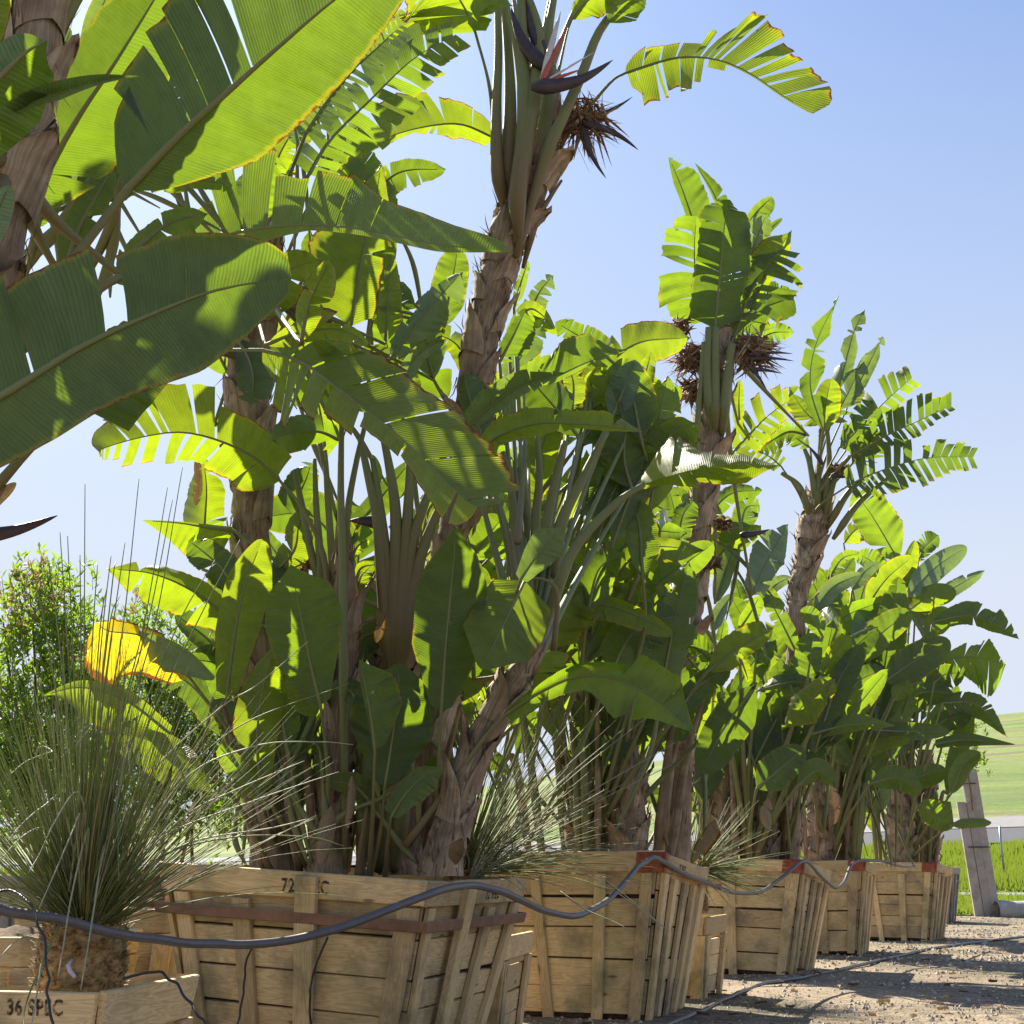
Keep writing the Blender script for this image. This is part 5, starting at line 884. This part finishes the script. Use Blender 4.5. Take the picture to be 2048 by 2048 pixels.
# ------------------------------------------------------------------ grass trees and shrubs
def grasstree(label, c, Y, n, Ls, spread, seed, blade=.0026, key_leaves=(), stem=None, zoff=0, bias=0.0, elev=(-5, 88)):
    """c: place of the crown's centre in the photograph"""
    rg = random.Random(seed); C0 = P(c[0], c[1], Y); e = empty('grass_tree', (C0.x, C0.y, C0.z), label, 'grass tree', 'spiky grass trees in small crates')
    if stem:
        w, h = stem; m = MB(); rows = []
        for i in range(22):
            t = i / 21; rows.append([Vector((math.cos(a) * w * (1.02 - .12 * abs(t - .4)) * (1 + .10 * mnoise.noise(Vector((math.cos(a) * 6, math.sin(a) * 6, t * 14)))), math.sin(a) * w * (1 + .10 * mnoise.noise(Vector((math.cos(a) * 6, math.sin(a) * 6 + 5, t * 14)))), -h + t * h * 1.1)) for a in np.linspace(0, 6.2832, 49)])
        m.quadgrid(rows); m.build('stem', M_SPINE, e)
        m = MB()
        for i in range(900):   # cut leaf bases that cover the stem
            a = rg.uniform(0, 6.283); z = -h + h * 1.15 * rg.random(); r0 = Vector((math.cos(a), math.sin(a), 0)); p = r0 * w * .97 + Vector((0, 0, z)); tn = Vector((-r0.y, r0.x, 0)); ww = rg.uniform(.004, .009)
            tip = p + r0 * rg.uniform(.012, .035) + Vector((0, 0, rg.uniform(-.01, .03))) + tn * rg.uniform(-.02, .02)
            b0 = len(m.v); m.v += [p - tn * ww, p + tn * ww, tip + tn * ww * .7, tip - tn * ww * .7]; m.uv += [(0, 0)] * 4; m.f.append((b0, b0 + 1, b0 + 2, b0 + 3)); m.m.append(0)
        o = m.build('leaf_bases', M_SPINE, e, smooth=False); o['kind'] = 'stuff'
    m = MB()
    for i in range(n):
        az = rg.uniform(0, 6.283); el = R(elev[0] + (elev[1] - elev[0]) * (rg.random() ** spread)); L = rg.uniform(*Ls) * (1 - .12 * math.sin(el) * 0)
        d = Vector((math.cos(az) * math.cos(el) + bias, math.sin(az) * math.cos(el), math.sin(el))).normalized(); droop = rg.uniform(.02, .22) * L * (math.cos(el) + .25); w = blade * rg.uniform(.7, 1.3)
        side = d.cross(Vector((0, 0, 1))); side = side.normalized() if side.length > .1 else Vector((1, 0, 0)); th = d.cross(side)
        st = Vector((math.cos(az), math.sin(az), 0)) * rg.uniform(.01, .07); b0 = len(m.v); K = 7; wig = rg.uniform(-.04, .04)
        for k in range(K + 1):
            t = k / K; p = st + d * L * t + Vector((0, 0, -droop * t * t)) + side * wig * math.sin(t * 3) * L; ww = w * (1 - t * .75)
            for q in (side, -side * .5 + th * .87, -side * .5 - th * .87): m.v.append(p + q * ww); m.uv.append((t, 0))
        for k in range(K):
            for j in range(3): j2 = (j + 1) % 3; m.f.append((b0 + k * 3 + j, b0 + k * 3 + j2, b0 + k * 3 + 3 + j2, b0 + k * 3 + 3 + j)); m.m.append(1 if i % 9 == 0 else 2 if i % 13 == 0 else 0)
    o = m.build('foliage', [M_BLADE, M_BLADEP, M_STRAW], e); o['kind'] = 'stuff'
    for pts, pal in key_leaves:
        Q = cr(pts, 26); W3 = [P(*q) for q in Q]; m = MB(); m.tube(W3, [.0042 * (1 - .6 * i / 25) for i in range(26)], 5); m.build('leaf', M_BLADEP if pal else M_BLADE, e, C0)
    return e
z7 = lambda pts, Y, Y2=None: [(*Z(7, p), Y + ((Y2 or Y) - Y) * i / (len(pts) - 1)) for i, p in enumerate(pts)]
KL = [(z7([(430, 1300), (400, 1000), (470, 800), (420, 650), (300, 820), (220, 990), (155, 1100)], 4.9, 4.3), 1),
      (z7([(420, 1400), (430, 1100), (330, 710), (240, 730), (120, 830), (30, 940)], 4.9, 4.4), 1), (z7([(400, 1300), (330, 950), (240, 850), (120, 900), (0, 1030)], 4.9, 4.4), 1),
      (z7([(380, 1200), (440, 790), (400, 870), (310, 1080), (215, 1295)], 4.8, 4.3), 1), (z7([(450, 1200), (490, 860), (450, 980), (390, 1250), (350, 1500), (320, 1670)], 4.8, 4.25), 1),
      (z7([(520, 1250), (575, 950), (550, 1080), (515, 1320), (480, 1540), (445, 1745)], 4.8, 4.25), 1), (z7([(600, 1300), (625, 800), (635, 700), (650, 850), (655, 1140)], 4.9, 4.5), 0),
      (z7([(560, 1250), (690, 430), (710, 440), (718, 580)], 4.9, 4.7), 1), (z7([(380, 1300), (200, 480), (290, 430), (150, 480), (50, 560)], 5.0, 4.7), 1), (z7([(480, 900), (430, 390), (460, 310), (510, 280), (415, 400)], 5.0, 4.7), 1),
      (z7([(640, 1250), (900, 1000), (1300, 900), (1700, 900), (1900, 950)], 4.9, 4.9), 0), (z7([(640, 1250), (1000, 950), (1500, 850), (1700, 800)], 4.9, 4.9), 1), (z7([(620, 1200), (900, 900), (1400, 700), (1870, 540)], 4.9, 5.0), 1),
      (z7([(620, 1200), (1000, 800), (1300, 640), (1680, 480)], 4.9, 5.0), 1), (z7([(620, 1200), (1000, 600), (1400, 400), (1760, 375), (1950, 390)], 4.9, 5.0), 1), (z7([(620, 1200), (900, 700), (1300, 300), (1932, 50)], 4.9, 5.1), 0),
      (z7([(560, 1200), (800, 600), (1200, 200), (1420, 60), (1700, -180)], 4.9, 5.1), 1), (z7([(280, 1500), (150, 1450), (60, 1500), (-20, 1590)], 4.7, 4.4), 1), (z7([(230, 1600), (215, 1690), (190, 1850), (160, 2000)], 4.5, 4.3), 1),
      (z7([(330, 1380), (150, 1800), (130, 2000)], 4.6, 4.35), 0), (z7([(430, 1300), (370, 300), (345, -150)], 4.95, 5.2), 0), (z7([(500, 1200), (540, 300), (620, -500), (640, -620)], 4.95, 5.2), 0)]
for (tx, ty) in ((170, 968), (278, 958), (335, 975), (365, 935), (345, 1000), (120, 1065), (135, 1072), (95, 1115), (160, 1110), (250, 1085), (195, 1130), (222, 1112), (60, 1120), (215, 1170), (240, 1190), (430, 1120), (480, 1080)):
    KL.append(([(165 + (tx - 165) * .04, 1800, 4.9), (165 + (tx - 165) * .35, 1500, 4.95), (165 + (tx - 165) * .72, 1250, 5.0), (tx, ty, 5.1)], 0))
grasstree('large spiky grass tree with scaly stem in the 36 SPEC crate', (168, 1862), 4.95, 900, (.45, 1.15), .50, 5, key_leaves=KL, stem=(.150, .20), elev=(14, 89))
z8 = lambda pts, Y, Y2=None: [(*Z(8, p), Y + ((Y2 or Y) - Y) * i / (len(pts) - 1)) for i, p in enumerate(pts)]
KL2 = [(z8([(800, 1150), (1100, 930), (1250, 960), (1500, 1100), (1900, 1420)], 7.4, 6.6), 1), (z8([(800, 1150), (1000, 1060), (1300, 1050), (1600, 1200), (1900, 1420)], 7.4, 6.8), 1), (z8([(800, 1150), (1050, 1000), (1300, 960), (1620, 970)], 7.4, 7.0), 1),
       (z8([(820, 1130), (1050, 1120), (1200, 1145), (1340, 1185)], 7.4, 7.0), 1), (z8([(850, 1120), (900, 1040), (1000, 1080), (1100, 1180), (1210, 1305)], 7.3, 6.8), 1), (z8([(1300, 1200), (1440, 1300), (1600, 1370), (1755, 1455)], 7.2, 6.7), 1)]
for tx, ty in ((1932, 380), (1915, 500), (1610, 250), (1650, 300), (1540, 180), (1350, 220), (1450, 130), (1560, 630), (1640, 610), (1260, 60), (1780, 235), (1150, 130)):
    KL2.append((z8([(790, 1150), (790 + (tx - 790) * .5, 1150 + (ty - 1150) * .56), (tx, ty)], 7.4, 7.2), 1))
grasstree('spiky grass tree leaning out between the first and second large crates', (928, 1750), 7.7, 520, (.5, 1.15), .8, 6, key_leaves=KL2, blade=.0034, bias=.30, elev=(5, 80), stem=(.11, .3))
grasstree('spiky grass tree beside the second large crate, farthest of the three', (1385, 1745), 10.8, 300, (.35, .8), .9, 7, blade=.0042, bias=.35, elev=(-25, 75), stem=(.11, .3))

def shrub(label, base, Y, stems, blobs, n, seed, lsize=.035, blossoms=()):
    rg = random.Random(seed); B = P(base[0], base[1], Y); B.z = 0.02; e = empty('leafy_shrub', B, label, 'shrub', 'leafy shrubs behind the grass tree')
    for st in stems:
        Q = cr([(x, y, Y + dy) for x, y, dy in st], 24); W3 = [P(*q) for q in Q]; MB().tube(W3, [.016 * (1 - .7 * i / 23) for i in range(24)], 7).build('stem', M_BARKD, e, B)
    tot = sum(b[2] * b[3] for b in blobs); m = MB(); tw = MB()
    def leafq(p, d, l, w, mi):
        s_ = d.cross(Vector((rg.uniform(-1, 1), rg.uniform(-1, 1), rg.uniform(-1, 1)))).normalized(); nn = d.cross(s_); b0 = len(m.v)
        m.v += [p, p + d * l * .5 + s_ * w, p + d * l + nn * l * .12, p + d * l * .5 - s_ * w]; m.uv += [(0, 0)] * 4; m.f.append((b0, b0 + 1, b0 + 2, b0 + 3)); m.m.append(mi)
    for (x, y, rx, ry, dy) in blobs:
        k = int(n * rx * ry / tot / 9)
        for i in range(k):
            px, py = x + rg.gauss(0, .55) * rx, y + rg.gauss(0, .55) * ry
            p = P(px, py, Y + dy + rg.uniform(-.35, .35)); up = Vector((rg.uniform(-.5, .5), rg.uniform(-.5, .5), 1)).normalized()
            ll = rg.uniform(.08, .16); tw.tube([p, p + up * ll], [.0022, .001], 3, cap=False)
            red = any((px - bx) ** 2 + (py - by) ** 2 < br * br for bx, by, br in blossoms)
            for j in range(9):
                f = rg.random(); d = (up * .6 + Vector((rg.uniform(-1, 1), rg.uniform(-1, 1), rg.uniform(-.4, .6)))).normalized()
                leafq(p + up * ll * f, d, lsize * rg.uniform(.7, 1.3), lsize * .15 * rg.uniform(.8, 1.3), 1 if red and rg.random() < .3 else 0)
    o = m.build('foliage', [M_SHRUB, M_SHRUBR], e, B, smooth=False); o['kind'] = 'stuff'; o = tw.build('twigs', M_BARKD, e, B); o['kind'] = 'stuff'
    return e
shrub('tall leafy shrub with pinkish new growth at the left edge', (60, 1790), 8.6,
      [[(75, 1800, 0), (60, 1560, 0), (20, 1350, .1), (5, 1230, .1)], [(85, 1790, 0), (72, 1500, 0), (70, 1330, 0), (60, 1190, 0)], [(90, 1790, 0), (60, 1620, -.1), (20, 1480, -.2), (-20, 1380, -.2)], [(95, 1790, 0), (120, 1500, .1), (130, 1300, .1)]],
      [(50, 1200, 60, 50, 0), (100, 1180, 55, 40, .1), (20, 1290, 60, 60, .1), (90, 1270, 60, 70, 0), (120, 1330, 70, 90, .1), (160, 1390, 60, 90, .2), (30, 1440, 90, 100, 0), (110, 1480, 100, 100, .1), (60, 1560, 110, 90, .1), (20, 1640, 90, 70, .2), (165, 1260, 30, 50, .1), (0, 1540, 60, 100, -.2)], 11000, 31, lsize=.062,
      blossoms=((50, 1190, 55), (30, 1250, 45), (100, 1210, 30), (150, 1330, 30)))
shrub('bushy shrub between the grass tree and the nearest large crate', (330, 1790), 9.6,
      [[(330, 1800, 0), (320, 1600, 0), (300, 1400, 0), (290, 1240, 0)], [(345, 1800, 0), (390, 1600, 0), (400, 1450, 0)], [(390, 1800, .2), (385, 1650, .2), (420, 1500, .2)]],
      [(285, 1260, 45, 50, 0), (330, 1330, 70, 70, 0), (360, 1420, 80, 90, .1), (300, 1480, 100, 90, .1), (250, 1400, 70, 80, .2), (400, 1520, 70, 90, .1), (330, 1580, 110, 80, 0), (430, 1620, 60, 60, .2), (230, 1540, 80, 80, .2), (440, 1440, 50, 80, .3), (300, 1660, 120, 40, .1), (480, 1650, 60, 50, .4)], 12500, 32, lsize=.062,
      blossoms=((275, 1225, 30), (330, 1330, 20)))
shrub('small flowering vine around the top of the timber pole', (1930, 1700), 28.0, [[(1945, 1620, 0), (1935, 1540, 0), (1925, 1470, 0)]],
      [(1920, 1480, 35, 40, 0), (1950, 1530, 28, 30, 0), (1930, 1440, 22, 20, 0)], 900, 33, lsize=.11, blossoms=((1930, 1465, 14), ))
m = MB(); m.tube([P(145, 1918, 4.72), P(136, 1930, 4.7), P(140, 1942, 4.69), P(150, 1955, 4.68)], [.004, .008, .008, .006], 6, 0, .3); o = m.build('plastic_tag', M_TAG); tag(o, 'pale plastic tag on the scaly stem of the foreground grass tree', 'tag')
